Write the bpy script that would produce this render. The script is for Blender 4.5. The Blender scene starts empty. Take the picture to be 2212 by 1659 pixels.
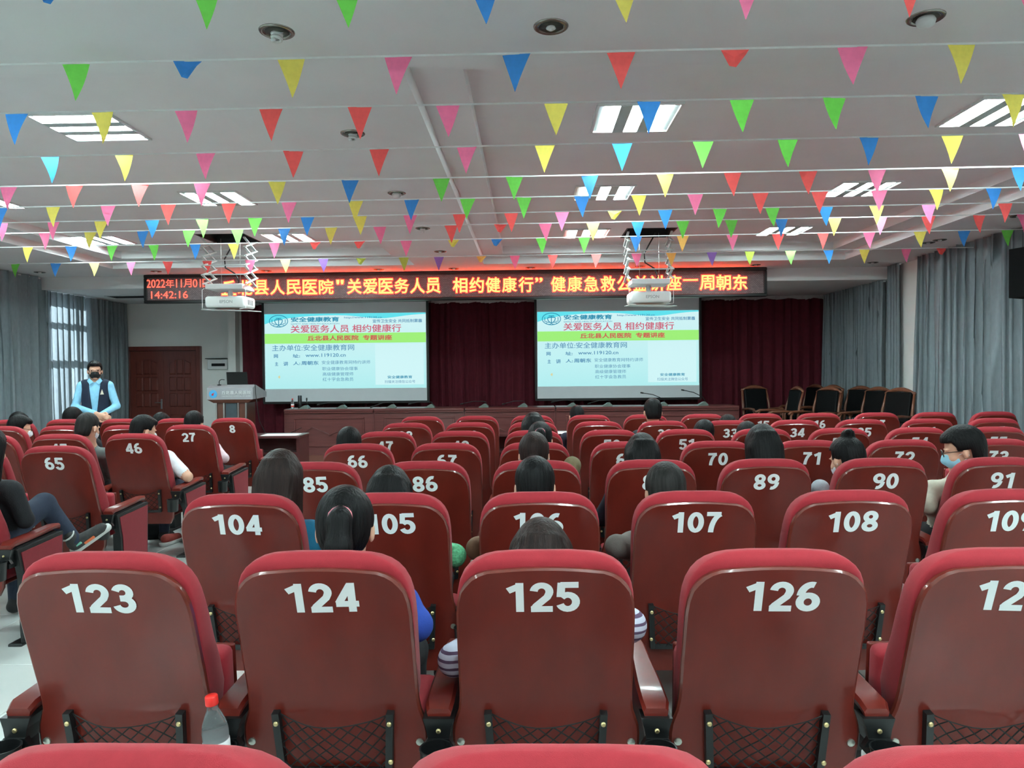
import bpy, bmesh, math, random
import numpy as np
from mathutils import Vector, Matrix, Euler

random.seed(7)
sc = bpy.context.scene
COL = sc.collection

# ------------------------------------------------------------------ camera
F_PX, W_PX, H_PX = 1600.0, 2212.0, 1659.0
CAM = Vector((0.0, 0.0, 1.514))
R_CAM = (Matrix.Rotation(math.radians(1.253), 3, 'Z') @ Matrix.Rotation(math.radians(90 - 1.01), 3, 'X')
         @ Matrix.Rotation(math.radians(-0.55), 3, 'Z'))
cam_data = bpy.data.cameras.new('camera')
cam_data.sensor_fit = 'HORIZONTAL'
cam_data.sensor_width = 36.0
cam_data.lens = 36.0 * F_PX / W_PX
cam_data.clip_start = 0.05
cam_data.clip_end = 200
cam = bpy.data.objects.new('camera', cam_data)
COL.objects.link(cam)
cam.matrix_world = Matrix.Translation(CAM) @ R_CAM.to_4x4()
sc.camera = cam

# ------------------------------------------------------------------ world, sun, exposure
world = bpy.data.worlds.new('world')
sc.world = world
world.use_nodes = True
bg = world.node_tree.nodes['Background']
bg.inputs[0].default_value = (0.72, 0.86, 1.0, 1)
bg.inputs[1].default_value = 4.0
sun_d = bpy.data.lights.new('sun_offscreen', 'SUN')
sun_d.energy = 60.0
sun_d.angle = math.radians(0.6)
sun_d.color = (0.86, 0.93, 1.0)
sun = bpy.data.objects.new('sun_offscreen', sun_d)
COL.objects.link(sun)
sun.rotation_euler = Vector((0.80, -0.30, -0.42)).to_track_quat('-Z', 'Y').to_euler()
sun.location = (-12, 14, 8)
vs = sc.view_settings
vs.view_transform = 'Standard'
vs.look = 'None'
vs.gamma = 1.0
vs.use_curve_mapping = False
vs.exposure = 0.05
LAMP = 110.0          # radiance of the fluorescent tubes

# ------------------------------------------------------------------ pixel helpers
def ray(x, y):
    d = Vector(((x - W_PX / 2) / F_PX, -(y - H_PX / 2) / F_PX, -1.0))
    return R_CAM @ d
def at_y(x, y, Y):
    d = ray(x, y)
    return CAM + d * (Y / d.y)
def at_z(x, y, z):
    d = ray(x, y)
    return CAM + d * ((z - CAM.z) / d.z)
def proj(p):
    q = R_CAM.transposed() @ (Vector(p) - CAM)
    return (W_PX / 2 + F_PX * q.x / -q.z, H_PX / 2 - F_PX * q.y / -q.z)

# ------------------------------------------------------------------ materials
def lin(c):
    c = c / 255.0
    return c / 12.92 if c <= 0.04045 else ((c + 0.055) / 1.055) ** 2.4
def rgb(r, g, b):
    return (lin(r), lin(g), lin(b), 1.0)
MATS = {}
def mat(name, col, rough=0.6, var=0.12, scale=8.0, stretch=(1, 1, 1), bump=0.0, bscale=None, coat=0.0, coat_rough=0.1,
        metal=0.0, transl=0.0, spec=0.5, sheen=0.0, emit=None, alpha=1.0, trans=0.0, ior=1.45, detail=4.0):
    if name in MATS:
        return MATS[name]
    m = bpy.data.materials.new(name)
    m.use_nodes = True
    nt = m.node_tree
    b = nt.nodes['Principled BSDF']
    tc = nt.nodes.new('ShaderNodeTexCoord')
    mp = nt.nodes.new('ShaderNodeMapping')
    mp.inputs['Scale'].default_value = stretch
    nt.links.new(tc.outputs['Object'], mp.inputs['Vector'])
    nz = nt.nodes.new('ShaderNodeTexNoise')
    nz.inputs['Scale'].default_value = scale
    nz.inputs['Detail'].default_value = detail
    nt.links.new(mp.outputs[0], nz.inputs['Vector'])
    cr = nt.nodes.new('ShaderNodeValToRGB')
    c = rgb(*col)
    cr.color_ramp.elements[0].position = 0.25
    cr.color_ramp.elements[1].position = 0.75
    cr.color_ramp.elements[0].color = tuple(max(0, v * (1 - var)) for v in c[:3]) + (1,)
    cr.color_ramp.elements[1].color = tuple(min(1, v * (1 + var)) for v in c[:3]) + (1,)
    nt.links.new(nz.outputs['Fac'], cr.inputs[0])
    nt.links.new(cr.outputs[0], b.inputs['Base Color'])
    b.inputs['Roughness'].default_value = rough
    b.inputs['Metallic'].default_value = metal
    b.inputs['Specular IOR Level'].default_value = spec
    b.inputs['Coat Weight'].default_value = coat
    b.inputs['Coat Roughness'].default_value = coat_rough
    b.inputs['Sheen Weight'].default_value = sheen
    b.inputs['Transmission Weight'].default_value = trans
    b.inputs['IOR'].default_value = ior
    if emit:
        b.inputs['Emission Color'].default_value = tuple(emit[:3]) + (1,)
        b.inputs['Emission Strength'].default_value = emit[3]
    if bump:
        n2 = nz
        if bscale:
            n2 = nt.nodes.new('ShaderNodeTexNoise')
            n2.inputs['Scale'].default_value = bscale
            n2.inputs['Detail'].default_value = 3
            nt.links.new(mp.outputs[0], n2.inputs['Vector'])
        bp = nt.nodes.new('ShaderNodeBump')
        bp.inputs['Strength'].default_value = bump
        bp.inputs['Distance'].default_value = 0.01
        nt.links.new(n2.outputs['Fac'], bp.inputs['Height'])
        nt.links.new(bp.outputs[0], b.inputs['Normal'])
    if transl:
        tr = nt.nodes.new('ShaderNodeBsdfTranslucent')
        nt.links.new(cr.outputs[0], tr.inputs['Color'])
        mx = nt.nodes.new('ShaderNodeMixShader')
        mx.inputs[0].default_value = transl
        nt.links.new(b.outputs[0], mx.inputs[1])
        nt.links.new(tr.outputs[0], mx.inputs[2])
        nt.links.new(mx.outputs[0], nt.nodes['Material Output'].inputs[0])
    MATS[name] = m
    return m
def emat(name, col, strength):
    """plain light-giving surface; col is linear"""
    if name in MATS:
        return MATS[name]
    m = bpy.data.materials.new(name)
    m.use_nodes = True
    nt = m.node_tree
    b = nt.nodes['Principled BSDF']
    b.inputs['Base Color'].default_value = (0.02, 0.02, 0.02, 1)
    b.inputs['Roughness'].default_value = 0.6
    b.inputs['Emission Color'].default_value = tuple(col[:3]) + (1,)
    b.inputs['Emission Strength'].default_value = strength
    MATS[name] = m
    return m

# ------------------------------------------------------------------ mesh builder
class MB:
    def __init__(s):
        s.v, s.f, s.m = [], [], []
    def add(s, verts, faces, mi=0):
        o = len(s.v)
        s.v += [tuple(p) for p in verts]
        s.f += [tuple(i + o for i in f) for f in faces]
        s.m += [mi] * len(faces)
        return s
    def box(s, c, size, mi=0, rot=None, bevel=0.0, seg=1):
        bm = bmesh.new()
        bmesh.ops.create_cube(bm, size=1.0)
        bmesh.ops.scale(bm, vec=size, verts=bm.verts)
        if bevel:
            bmesh.ops.bevel(bm, geom=list(bm.edges), offset=bevel, segments=seg, affect='EDGES', profile=0.5)
        M = Matrix.Translation(Vector(c))
        if rot is not None:
            M = M @ (rot.to_4x4() if isinstance(rot, Matrix) else Euler(rot).to_matrix().to_4x4())
        bmesh.ops.transform(bm, matrix=M, verts=bm.verts)
        bm.verts.index_update()
        s.add([v.co for v in bm.verts], [[v.index for v in f.verts] for f in bm.faces], mi)
        bm.free()
        return s
    def span(s, a, b, mi=0, bevel=0.0, seg=1):
        a, b = Vector(a), Vector(b)
        return s.box((a + b) / 2, (abs(b.x - a.x), abs(b.y - a.y), abs(b.z - a.z)), mi, None, bevel, seg)
    def beam(s, a, b, w, h, mi=0, up=(0, 0, 1)):
        a, b = Vector(a), Vector(b)
        d = (b - a)
        L = d.length
        y = d.normalized()
        u = Vector(up)
        if abs(y.dot(u)) > 0.98:
            u = Vector((1, 0, 0))
        x = y.cross(u).normalized()
        z = x.cross(y)
        R = Matrix((x, y, z)).transposed()
        return s.box((a + b) / 2, (w, L, h), mi, R)
    def tube(s, pts, r, n=6, mi=0, cap=True):
        pts = [Vector(p) for p in pts]
        rs = r if isinstance(r, (list, tuple)) else [r] * len(pts)
        rings = []
        prev = None
        for i, p in enumerate(pts):
            d = (pts[min(i + 1, len(pts) - 1)] - pts[max(i - 1, 0)]).normalized()
            if prev is None:
                u = Vector((0, 0, 1)) if abs(d.z) < 0.9 else Vector((1, 0, 0))
                x = d.cross(u).normalized()
            else:
                x = (prev - d * prev.dot(d)).normalized()
            prev = x
            y = d.cross(x)
            rings.append([p + (x * math.cos(2 * math.pi * k / n) + y * math.sin(2 * math.pi * k / n)) * rs[i] for k in range(n)])
        vs_, fs = [], []
        for rg in rings:
            vs_ += rg
        for i in range(len(rings) - 1):
            for k in range(n):
                fs.append((i * n + k, i * n + (k + 1) % n, (i + 1) * n + (k + 1) % n, (i + 1) * n + k))
        if cap:
            fs.append(tuple(reversed(range(n))))
            fs.append(tuple(range((len(rings) - 1) * n, len(rings) * n)))
        return s.add(vs_, fs, mi)
    def lathe(s, prof, n=16, c=(0, 0, 0), mi=0, M=None):
        vs_, fs = [], []
        c = Vector(c)
        for (r, z) in prof:
            for k in range(n):
                p = Vector((r * math.cos(2 * math.pi * k / n), r * math.sin(2 * math.pi * k / n), z))
                if M is not None:
                    p = M @ p
                vs_.append(p + c)
        for i in range(len(prof) - 1):
            for k in range(n):
                fs.append((i * n + k, i * n + (k + 1) % n, (i + 1) * n + (k + 1) % n, (i + 1) * n + k))
        if prof[0][0] > 1e-6:
            fs.append(tuple(reversed(range(n))))
        if prof[-1][0] > 1e-6:
            fs.append(tuple(range((len(prof) - 1) * n, len(prof) * n)))
        return s.add(vs_, fs, mi)
    def poly(s, pts, depth_vec, mi=0):
        """extruded polygon"""
        n = len(pts)
        d = Vector(depth_vec)
        a = [Vector(p) for p in pts]
        vs_ = a + [p + d for p in a]
        fs = [tuple(range(n)), tuple(reversed(range(n, 2 * n)))]
        for k in range(n):
            fs.append((k, n + k, n + (k + 1) % n, (k + 1) % n))
        return s.add(vs_, fs, mi)
    def mesh(s, name, mats, smooth=False, angle=None):
        me = bpy.data.meshes.new(name)
        me.from_pydata(s.v, [], s.f)
        for m in (mats if isinstance(mats, (list, tuple)) else [mats]):
            me.materials.append(m)
        me.polygons.foreach_set('material_index', s.m)
        bm = bmesh.new()
        bm.from_mesh(me)
        bmesh.ops.recalc_face_normals(bm, faces=bm.faces)
        bm.to_mesh(me)
        bm.free()
        if smooth:
            me.polygons.foreach_set('use_smooth', [True] * len(me.polygons))
            if angle:
                me.set_sharp_from_angle(angle=math.radians(angle))
        me.update()
        return me
    def obj(s, name, mats, parent=None, smooth=False, angle=None, loc=None):
        return link(name, s.mesh(name, mats, smooth, angle), parent, loc)
def link(name, data, parent=None, loc=None, rot=None):
    o = bpy.data.objects.new(name, data)
    COL.objects.link(o)
    if parent is not None:
        o.parent = parent
    if loc is not None:
        o.location = loc
    if rot is not None:
        o.rotation_euler = rot
    return o
def tag(o, label, cat, group=None):
    o['label'] = label
    o['category'] = cat
    if group:
        o['group'] = group
    return o
def thing(name, label, cat, loc=(0, 0, 0), rot=(0, 0, 0), group=None):
    o = link(name, None, None, loc, rot)
    o.empty_display_size = 0.05
    return tag(o, label, cat, group)
def struct(o):
    o['kind'] = 'structure'
    return o

# ------------------------------------------------------------------ lettering
_txt = {}
def text_mesh(body, bold=0.0, m=None, w=1.0, h=1.0, key=''):
    """flat lettering scaled to a w x h box, centred, lying in the XZ plane and facing -Y"""
    cu = bpy.data.curves.new('lettering', 'FONT')
    cu.body = body
    cu.size = 1.0
    cu.resolution_u = 3
    cu.bevel_depth = bold
    cu.bevel_resolution = 0
    o = bpy.data.objects.new('lettering', cu)
    COL.objects.link(o)
    dg = bpy.context.evaluated_depsgraph_get()
    me = bpy.data.meshes.new_from_object(o.evaluated_get(dg))
    bpy.data.objects.remove(o)
    bpy.data.curves.remove(cu)
    n = len(me.vertices)
    co = np.empty(n * 3)
    me.vertices.foreach_get('co', co)
    co = co.reshape(-1, 3)
    lo, hi = co.min(0), co.max(0)
    out = np.empty_like(co)
    sx, sy = w / max(hi[0] - lo[0], 1e-6), h / max(hi[1] - lo[1], 1e-6)
    out[:, 0] = (co[:, 0] - (lo[0] + hi[0]) / 2) * sx
    out[:, 2] = (co[:, 1] - (lo[1] + hi[1]) / 2) * sy
    out[:, 1] = -co[:, 2] * min(sx, sy)
    me.vertices.foreach_set('co', out.ravel())
    me.materials.clear()
    me.materials.append(m)
    me.update()
    return me

def arc(cx, cy, rx, ry, a0, a1, n=12):
    return [(cx + rx * math.cos(math.radians(a0 + (a1 - a0) * i / n)), cy + ry * math.sin(math.radians(a0 + (a1 - a0) * i / n))) for i in range(n + 1)]
DIGITS = {
    '0': [arc(.30, .5, .205, .405, 0, 360, 28)],
    '1': [[(.36, 0), (.36, 1.0)], [(.06, .735), (.38, .905)]],
    '2': [arc(.30, .69, .20, .215, 175, -20, 14) + [(.44, .50), (.16, .20), (.10, .10)], [(.02, .093), (.58, .093)]],
    '3': [arc(.28, .71, .185, .195, 165, -90, 16) + [(.19, .515)], [(.19, .510)] + arc(.28, .30, .21, .21, 90, -168, 18)],
    '4': [[(.42, 0), (.42, 1.0)], [(.40, .93), (.07, .30)], [(.0, .285), (.60, .285)]],
    '5': [[(.56, .91), (.10, .91)], [(.13, .99), (.10, .50)], arc(.285, .335, .21, .245, 140, -160, 18)],
    '6': [arc(.30, .315, .205, .225, 0, 360, 24), arc(.36, .50, .265, .41, 175, 75, 12)],
    '7': [[(.02, .91), (.56, .91)], arc(.62, -.02, .42, .93, 100, 178, 12)],
    '8': [arc(.30, .275, .205, .185, 0, 360, 24), arc(.30, .72, .18, .19, 0, 360, 24)],
    '9': [arc(.30, .685, .205, .225, 0, 360, 24), arc(.24, .50, .265, .41, -5, -105, 12)],
}
def number_mesh(s, m, h, gaps=None):
    b = MB()
    x = 0.0
    sw = 0.102
    for ch in s:
        for si, st in enumerate(DIGITS[ch]):
            P = [Vector((p[0], p[1])) for p in st]
            closed = (P[0] - P[-1]).length < 1e-4
            n = len(P)
            vs_ = []
            for i in range(n):
                if closed:
                    d = P[(i + 1) % (n - 1)] - P[(i - 1) % (n - 1)]
                else:
                    d = P[min(i + 1, n - 1)] - P[max(i - 1, 0)]
                d.normalize()
                nr = Vector((-d.y, d.x)) * sw
                for q in (P[i] + nr, P[i] - nr):
                    vs_.append((x + q.x, -.0005 * si, q.y))
            b.add(vs_, [(2 * i, 2 * i + 1, 2 * i + 3, 2 * i + 2) for i in range(n - 1)])
        x += 0.68 if ch != '1' else 0.62
    w = x - 0.06
    b.v = [((p[0] - w / 2) * h * 1.15, p[1], (p[2] - 0.5) * h) for p in b.v]
    me = bpy.data.meshes.new('seat_number')
    me.from_pydata(b.v, [], b.f)
    me.materials.append(m)
    return me
# ------------------------------------------------------------------ room dimensions
XL, XR = -8.12, 5.87
YB, YF = 14.7, -5.0          # stage end wall, wall behind the camera
YBEAM = 12.08
Z_SOF, Z_STEP, Z_TOP, Z_STAGE = 3.131, 3.237, 3.343, 2.929
TRAYS = [(-6.32, -1.70, 3.95, 11.2), (-0.655, 4.75, 3.95, 11.2), (-6.32, -1.70, -4.3, 2.55), (-0.655, 4.75, -4.3, 2.55)]
M_ceil = mat('ceiling_paint', (236, 237, 238), 0.9, 0.02, 3, bump=0.02, bscale=60)
M_wall = mat('wall_paint', (238, 239, 236), 0.85, 0.03, 2, bump=0.03, bscale=80)
M_tile = mat('floor_tile_glaze', (200, 203, 200), 0.18, 0.05, 3, coat=0.3)
M_grout = mat('floor_grout', (120, 122, 120), 0.9, 0.1, 30)
M_white = mat('white_plastic', (222, 224, 224), 0.4, 0.02, 5)
M_black = mat('black_plastic', (16, 17, 18), 0.35, 0.2, 20)
M_dark = mat('painted_slot_shade', (26, 26, 28), 0.9, 0.1, 5)  # dark colour standing in for the shade inside open slots
M_chrome = mat('brushed_steel', (190, 190, 188), 0.28, 0.05, 40, metal=1.0)
M_door = mat('door_wood', (104, 50, 42), 0.35, 0.18, 6, stretch=(6, 6, 0.6), coat=0.4, coat_rough=0.2)
M_maroon = mat('maroon_curtain_cloth', (84, 14, 30), 0.9, 0.15, 14, sheen=0.0, bump=0.1, bscale=300)
M_curt = mat('grey_curtain_cloth', (138, 148, 153), 0.7, 0.08, 40, stretch=(1, 1, 0.3), transl=0.18, bump=0.15, bscale=400)
M_table = mat('stage_table_wood', (92, 48, 46), 0.32, 0.18, 5, stretch=(0.6, 5, 5), coat=0.35, coat_rough=0.15)

# floor
b = MB().span((XL - .2, YF, -0.12), (XR + .2, YB, -0.006))
floor = struct(b.obj('floor', M_grout))
tile_me = MB().box((0, 0, -0.005), (0.795, 0.795, 0.01), bevel=0.002).mesh('tile', M_tile)
for i in range(17):
    for j in range(15):
        link('tile', tile_me, floor, (XL + 0.4 + 0.8 * i + 0.15, -0.6 + 0.8 * j, 0.0))

# walls
def wall(name, a, b_):
    return struct(MB().span(a, b_).obj(name, M_wall))
wall('wall_back', (XL - .2, YB, 0), (XR + .2, YB + .15, Z_TOP + .5))
wall('wall_right', (XR, YF, 0), (XR + .15, YB, Z_TOP + .5))
wall('wall_front', (XL - .2, YF - .15, 0), (XR + .2, YF, Z_TOP + .5))
WY0, WY1, WZ0, WZ1 = 12.25, 13.45, 0.80, 2.86       # window behind the left curtain
b = MB()
b.span((XL - .15, YF, 0), (XL, WY0, Z_TOP + .5)).span((XL - .15, WY1, 0), (XL, YB, Z_TOP + .5))
b.span((XL - .15, WY0, 0), (XL, WY1, WZ0)).span((XL - .15, WY0, WZ1), (XL, WY1, Z_TOP + .5))
struct(b.obj('wall_left', M_wall))
win = struct(link('window_1', None, None, (XL - .08, (WY0 + WY1) / 2, WZ0)))
yc = (WY0 + WY1) / 2
def win_bar(name, y0, y1, z0, z1):
    MB().span((-.03, y0 - yc, z0 - WZ0), (.03, y1 - yc, z1 - WZ0)).obj(name, M_white, win)
win_bar('frame', WY0, WY0 + .06, WZ0, WZ1)
win_bar('frame', WY1 - .06, WY1, WZ0, WZ1)
win_bar('frame', WY0, WY1, WZ0, WZ0 + .06)
win_bar('frame', WY0, WY1, WZ1 - .06, WZ1)
win_bar('transom', WY0, WY1, 2.42, 2.50)
win_bar('transom', WY0, WY1, 1.76, 1.86)
win_bar('mullion', yc - .03, yc + .03, WZ0, WZ1)
M_pane = bpy.data.materials.new('window_pane')
M_pane.use_nodes = True
_nt = M_pane.node_tree
_tr = _nt.nodes.new('ShaderNodeBsdfTransparent')
_tr.inputs[0].default_value = (.94, .97, .96, 1)
_gl = _nt.nodes.new('ShaderNodeBsdfGlossy')
_gl.inputs['Roughness'].default_value = .02
_mx = _nt.nodes.new('ShaderNodeMixShader')
_mx.inputs[0].default_value = .06
_nt.links.new(_tr.outputs[0], _mx.inputs[1])
_nt.links.new(_gl.outputs[0], _mx.inputs[2])
_nt.links.new(_mx.outputs[0], _nt.nodes['Material Output'].inputs[0])
MB().span((-.003, WY0 + .05 - yc, .05), (.003, WY1 - .05 - yc, WZ1 - WZ0 - .05)).obj('pane', M_pane, win)

# ceiling: soffit with two-step trays
b = MB()
xs = sorted({XL, XR, -6.32, -1.70, -0.655, 4.75})
ys = sorted({YF, YBEAM, 3.95, 11.2, -4.3, 2.55})
for i in range(len(xs) - 1):
    for j in range(len(ys) - 1):
        cx, cy = (xs[i] + xs[i + 1]) / 2, (ys[j] + ys[j + 1]) / 2
        if any(t[0] < cx < t[1] and t[2] < cy < t[3] for t in TRAYS):
            continue
        b.add([(xs[i], ys[j], Z_SOF), (xs[i + 1], ys[j], Z_SOF), (xs[i + 1], ys[j + 1], Z_SOF), (xs[i], ys[j + 1], Z_SOF)], [(0, 3, 2, 1)])
def ring(x0, x1, y0, y1, za, X0, X1, Y0, Y1, zb):
    p = [(x0, y0, za), (x1, y0, za), (x1, y1, za), (x0, y1, za), (X0, Y0, zb), (X1, Y0, zb), (X1, Y1, zb), (X0, Y1, zb)]
    b.add(p, [(k, (k + 1) % 4, 4 + (k + 1) % 4, 4 + k) for k in range(4)])
ST = 0.30
LIFT_Y = 9.98
LIFT_X = (at_y(498, 650, LIFT_Y).x, at_y(1401, 650, LIFT_Y).x)
for (x0, x1, y0, y1) in TRAYS:
    ring(x0, x1, y0, y1, Z_SOF, x0, x1, y0, y1, Z_STEP)
    ring(x0, x1, y0, y1, Z_STEP, x0 + ST, x1 - ST, y0 + ST, y1 - ST, Z_STEP)
    ring(x0 + ST, x1 - ST, y0 + ST, y1 - ST, Z_STEP, x0 + ST, x1 - ST, y0 + ST, y1 - ST, Z_TOP)
    gx = sorted({x0 + ST, x1 - ST} | {v for hx in LIFT_X if x0 < hx < x1 and y0 > 0 for v in (hx - .31, hx + .31)})
    gy = sorted({y0 + ST, y1 - ST} | ({LIFT_Y - .33, LIFT_Y + .33} if y0 > 0 else set()))
    for i in range(len(gx) - 1):
        for j in range(len(gy) - 1):
            mx_, my_ = (gx[i] + gx[i + 1]) / 2, (gy[j] + gy[j + 1]) / 2
            if y0 > 0 and abs(my_ - LIFT_Y) < .32 and any(abs(mx_ - hx) < .3 for hx in LIFT_X):
                continue
            b.add([(gx[i], gy[j], Z_TOP), (gx[i + 1], gy[j], Z_TOP), (gx[i + 1], gy[j + 1], Z_TOP), (gx[i], gy[j + 1], Z_TOP)], [(0, 3, 2, 1)])
# dropped ceiling over the stage with its front face
b.add([(XL, YBEAM, Z_SOF), (XR, YBEAM, Z_SOF), (XR, YBEAM, Z_STAGE), (XL, YBEAM, Z_STAGE)], [(0, 1, 2, 3)])
b.add([(XL, YBEAM, Z_STAGE), (XR, YBEAM, Z_STAGE), (XR, YB, Z_STAGE), (XL, YB, Z_STAGE)], [(0, 3, 2, 1)])
b.span((XL - .2, YF, Z_TOP + .50), (XR + .2, YB, Z_TOP + .58))
struct(b.obj('ceiling', M_ceil))

# column on the right wall between the curtains, pier at the left end of the maroon curtain
struct(MB().span((XR - .03, 10.95, 0), (XR, 11.8, Z_SOF), bevel=.006).obj('trim_1', M_wall))
p0, p1 = at_y(500, 760, YB - .05), at_y(516, 760, YB - .05)
struct(MB().span((p0.x, YB - .22, 0), (p1.x, YB, Z_STAGE)).obj('trim_2', M_wall))

# stage platform
M_stage = mat('stage_floor_wood', (104, 62, 48), 0.4, 0.15, 4, stretch=(0.6, 6, 1), coat=0.2)
stg = MB().span((-5.3, 10.5, 0), (XR, YB - .02, 0.13), bevel=.008).obj('stage_platform', M_stage)
struct(stg)

# ------------------------------------------------------------------ curtains
def curtain(name, a, b_, z0, z1, folds, amp, seed, m, nrm, label, group=None, flare=0.0, parts=True):
    rnd = random.Random(seed)
    a, b_, nrm = Vector(a), Vector(b_), Vector(nrm)
    L = (b_ - a).length
    d = (b_ - a).normalized()
    ws = [rnd.uniform(.6, 1.4) for _ in range(folds)]
    sw = sum(ws)
    us, ph = [0.0], [0.0]
    for i, w in enumerate(ws):
        for k in range(1, 9):
            us.append(us[-1] + w / sw / 8)
            ph.append(i + k / 8)
    amps = [amp * rnd.uniform(.6, 1.25) for _ in range(folds + 1)]
    drift = [rnd.uniform(-1, 1) for _ in range(folds + 1)]
    zs = [z1, z1 - .08, z1 - .22, z1 - .55, (z0 + z1) / 2 + .3, (z0 + z1) / 2 - .4, z0 + .4, z0]
    v, f = [], []
    for zi, z in enumerate(zs):
        t = (z1 - z) / (z1 - z0)
        for u, p in zip(us, ph):
            i = min(int(p), folds - 1)
            fr = p - i
            A = amps[i] * (1 - fr) + amps[i + 1] * fr
            s_ = math.sin(2 * math.pi * p)
            off = A * ((0.75 + 0.35 * t) * (abs(s_) ** 0.75) * (1 if s_ > 0 else -1) + 0.25 * math.sin(4.3 * math.pi * p + 3 * t))
            sh = 0.35 * A * math.sin(4 * math.pi * p) + drift[i] * 0.05 * t * math.sin(math.pi * min(1, t * 1.3))
            du = (u - 0.5) * flare * t * t * L
            q = a + d * (u * L + sh + du) + nrm * (off + amp * 1.3)
            v.append((q.x, q.y, z))
    n = len(us)
    for r in range(len(zs) - 1):
        for k in range(n - 1):
            f.append((r * n + k, r * n + k + 1, (r + 1) * n + k + 1, (r + 1) * n + k))
    root = thing(name, label, 'curtain', ((a.x + b_.x) / 2, (a.y + b_.y) / 2, z0), group=group)
    me = bpy.data.meshes.new('cloth')
    me.from_pydata([(p[0] - root.location.x, p[1] - root.location.y, p[2] - z0) for p in v], [], f)
    me.materials.append(m)
    me.polygons.foreach_set('use_smooth', [True] * len(f))
    link('cloth', me, root)
    if parts:
        bb = MB()
        q0, q1 = a - root.location, b_ - root.location
        zr = z1 - z0 - .012
        bb.beam(Vector((q0.x, q0.y, zr)) + nrm * amp, Vector((q1.x, q1.y, zr)) + nrm * amp, .03, .022)
        bb.obj('curtain_rail', M_white, root)
    return root
GL = 'grey curtains along the long walls'
curtain('curtain', (XL, 9.4, 0), (XL, 12.04, 0), .03, Z_SOF - .01, 13, .105, 3, M_curt, (1, 0, 0), 'tall grey curtain on the window wall, hung in front of the ceiling beam', GL)
curtain('curtain', (XL, 6.2, 0), (XL, 9.3, 0), .03, Z_SOF - .01, 15, .105, 4, M_curt, (1, 0, 0), 'grey curtain on the window wall beside the audience rows', GL)
curtain('curtain', (XL, 12.07, 0), (XL, 14.62, 0), .03, Z_STAGE - .01, 20, .085, 5, M_curt, (1, 0, 0), 'grey curtain with sunlight shining through behind the standing person', GL)
curtain('curtain', (XR, 12.12, 0), (XR, 14.46, 0), .03, Z_STAGE - .01, 17, .095, 6, M_curt, (-1, 0, 0), 'grey curtain behind the stored wooden armchairs', GL)
curtain('curtain', (XR - .06, 11.60, 0), (XR - .06, 11.98, 0), .03, Z_SOF - .01, 4, .05, 16, M_curt, (-1, 0, 0), 'narrow grey curtain hanging beside the white column', GL, flare=.15)
curtain('curtain', (XR, 8.04, 0), (XR, 11.0, 0), .03, Z_SOF - .01, 17, .105, 8, M_curt, (-1, 0, 0), 'grey curtain between the white column and the black loudspeaker', GL, flare=.03)
curtain('curtain', (XR, 5.6, 0), (XR, 7.88, 0), .03, Z_SOF - .01, 13, .105, 9, M_curt, (-1, 0, 0), 'grey curtain running behind the black loudspeaker', GL)
mc0, mc1 = at_y(514, 760, YB - .3).x, XR - .06
curtain('stage_curtain', (mc0, YB - .06, 0), (mc1, YB - .06, 0), .15, Z_STAGE - .04, 60, .035, 11, M_maroon, (0, -1, 0), 'dark maroon stage curtain hanging across the wall behind the screens', parts=False)
# pale scalloped strip along the top of the stage curtain
b = MB()
n = 140
for i in range(n):
    x0, x1 = mc0 + (mc1 - mc0) * i / n, mc0 + (mc1 - mc0) * (i + 1) / n
    h0 = .045 + .03 * abs(math.sin(i * .55)) + .02 * random.random()
    h1 = .045 + .03 * abs(math.sin((i + 1) * .55))
    b.poly([(x0, YB - .17, Z_STAGE), (x1, YB - .17, Z_STAGE), (x1, YB - .17, Z_STAGE - h1), (x0, YB - .17, Z_STAGE - h0)], (0, .01, 0))
tag(b.obj('curtain_valance', mat('pale_tape', (170, 165, 165), .9, .1, 20)), 'thin pale scalloped strip along the top of the maroon curtain', 'valance')

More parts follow.
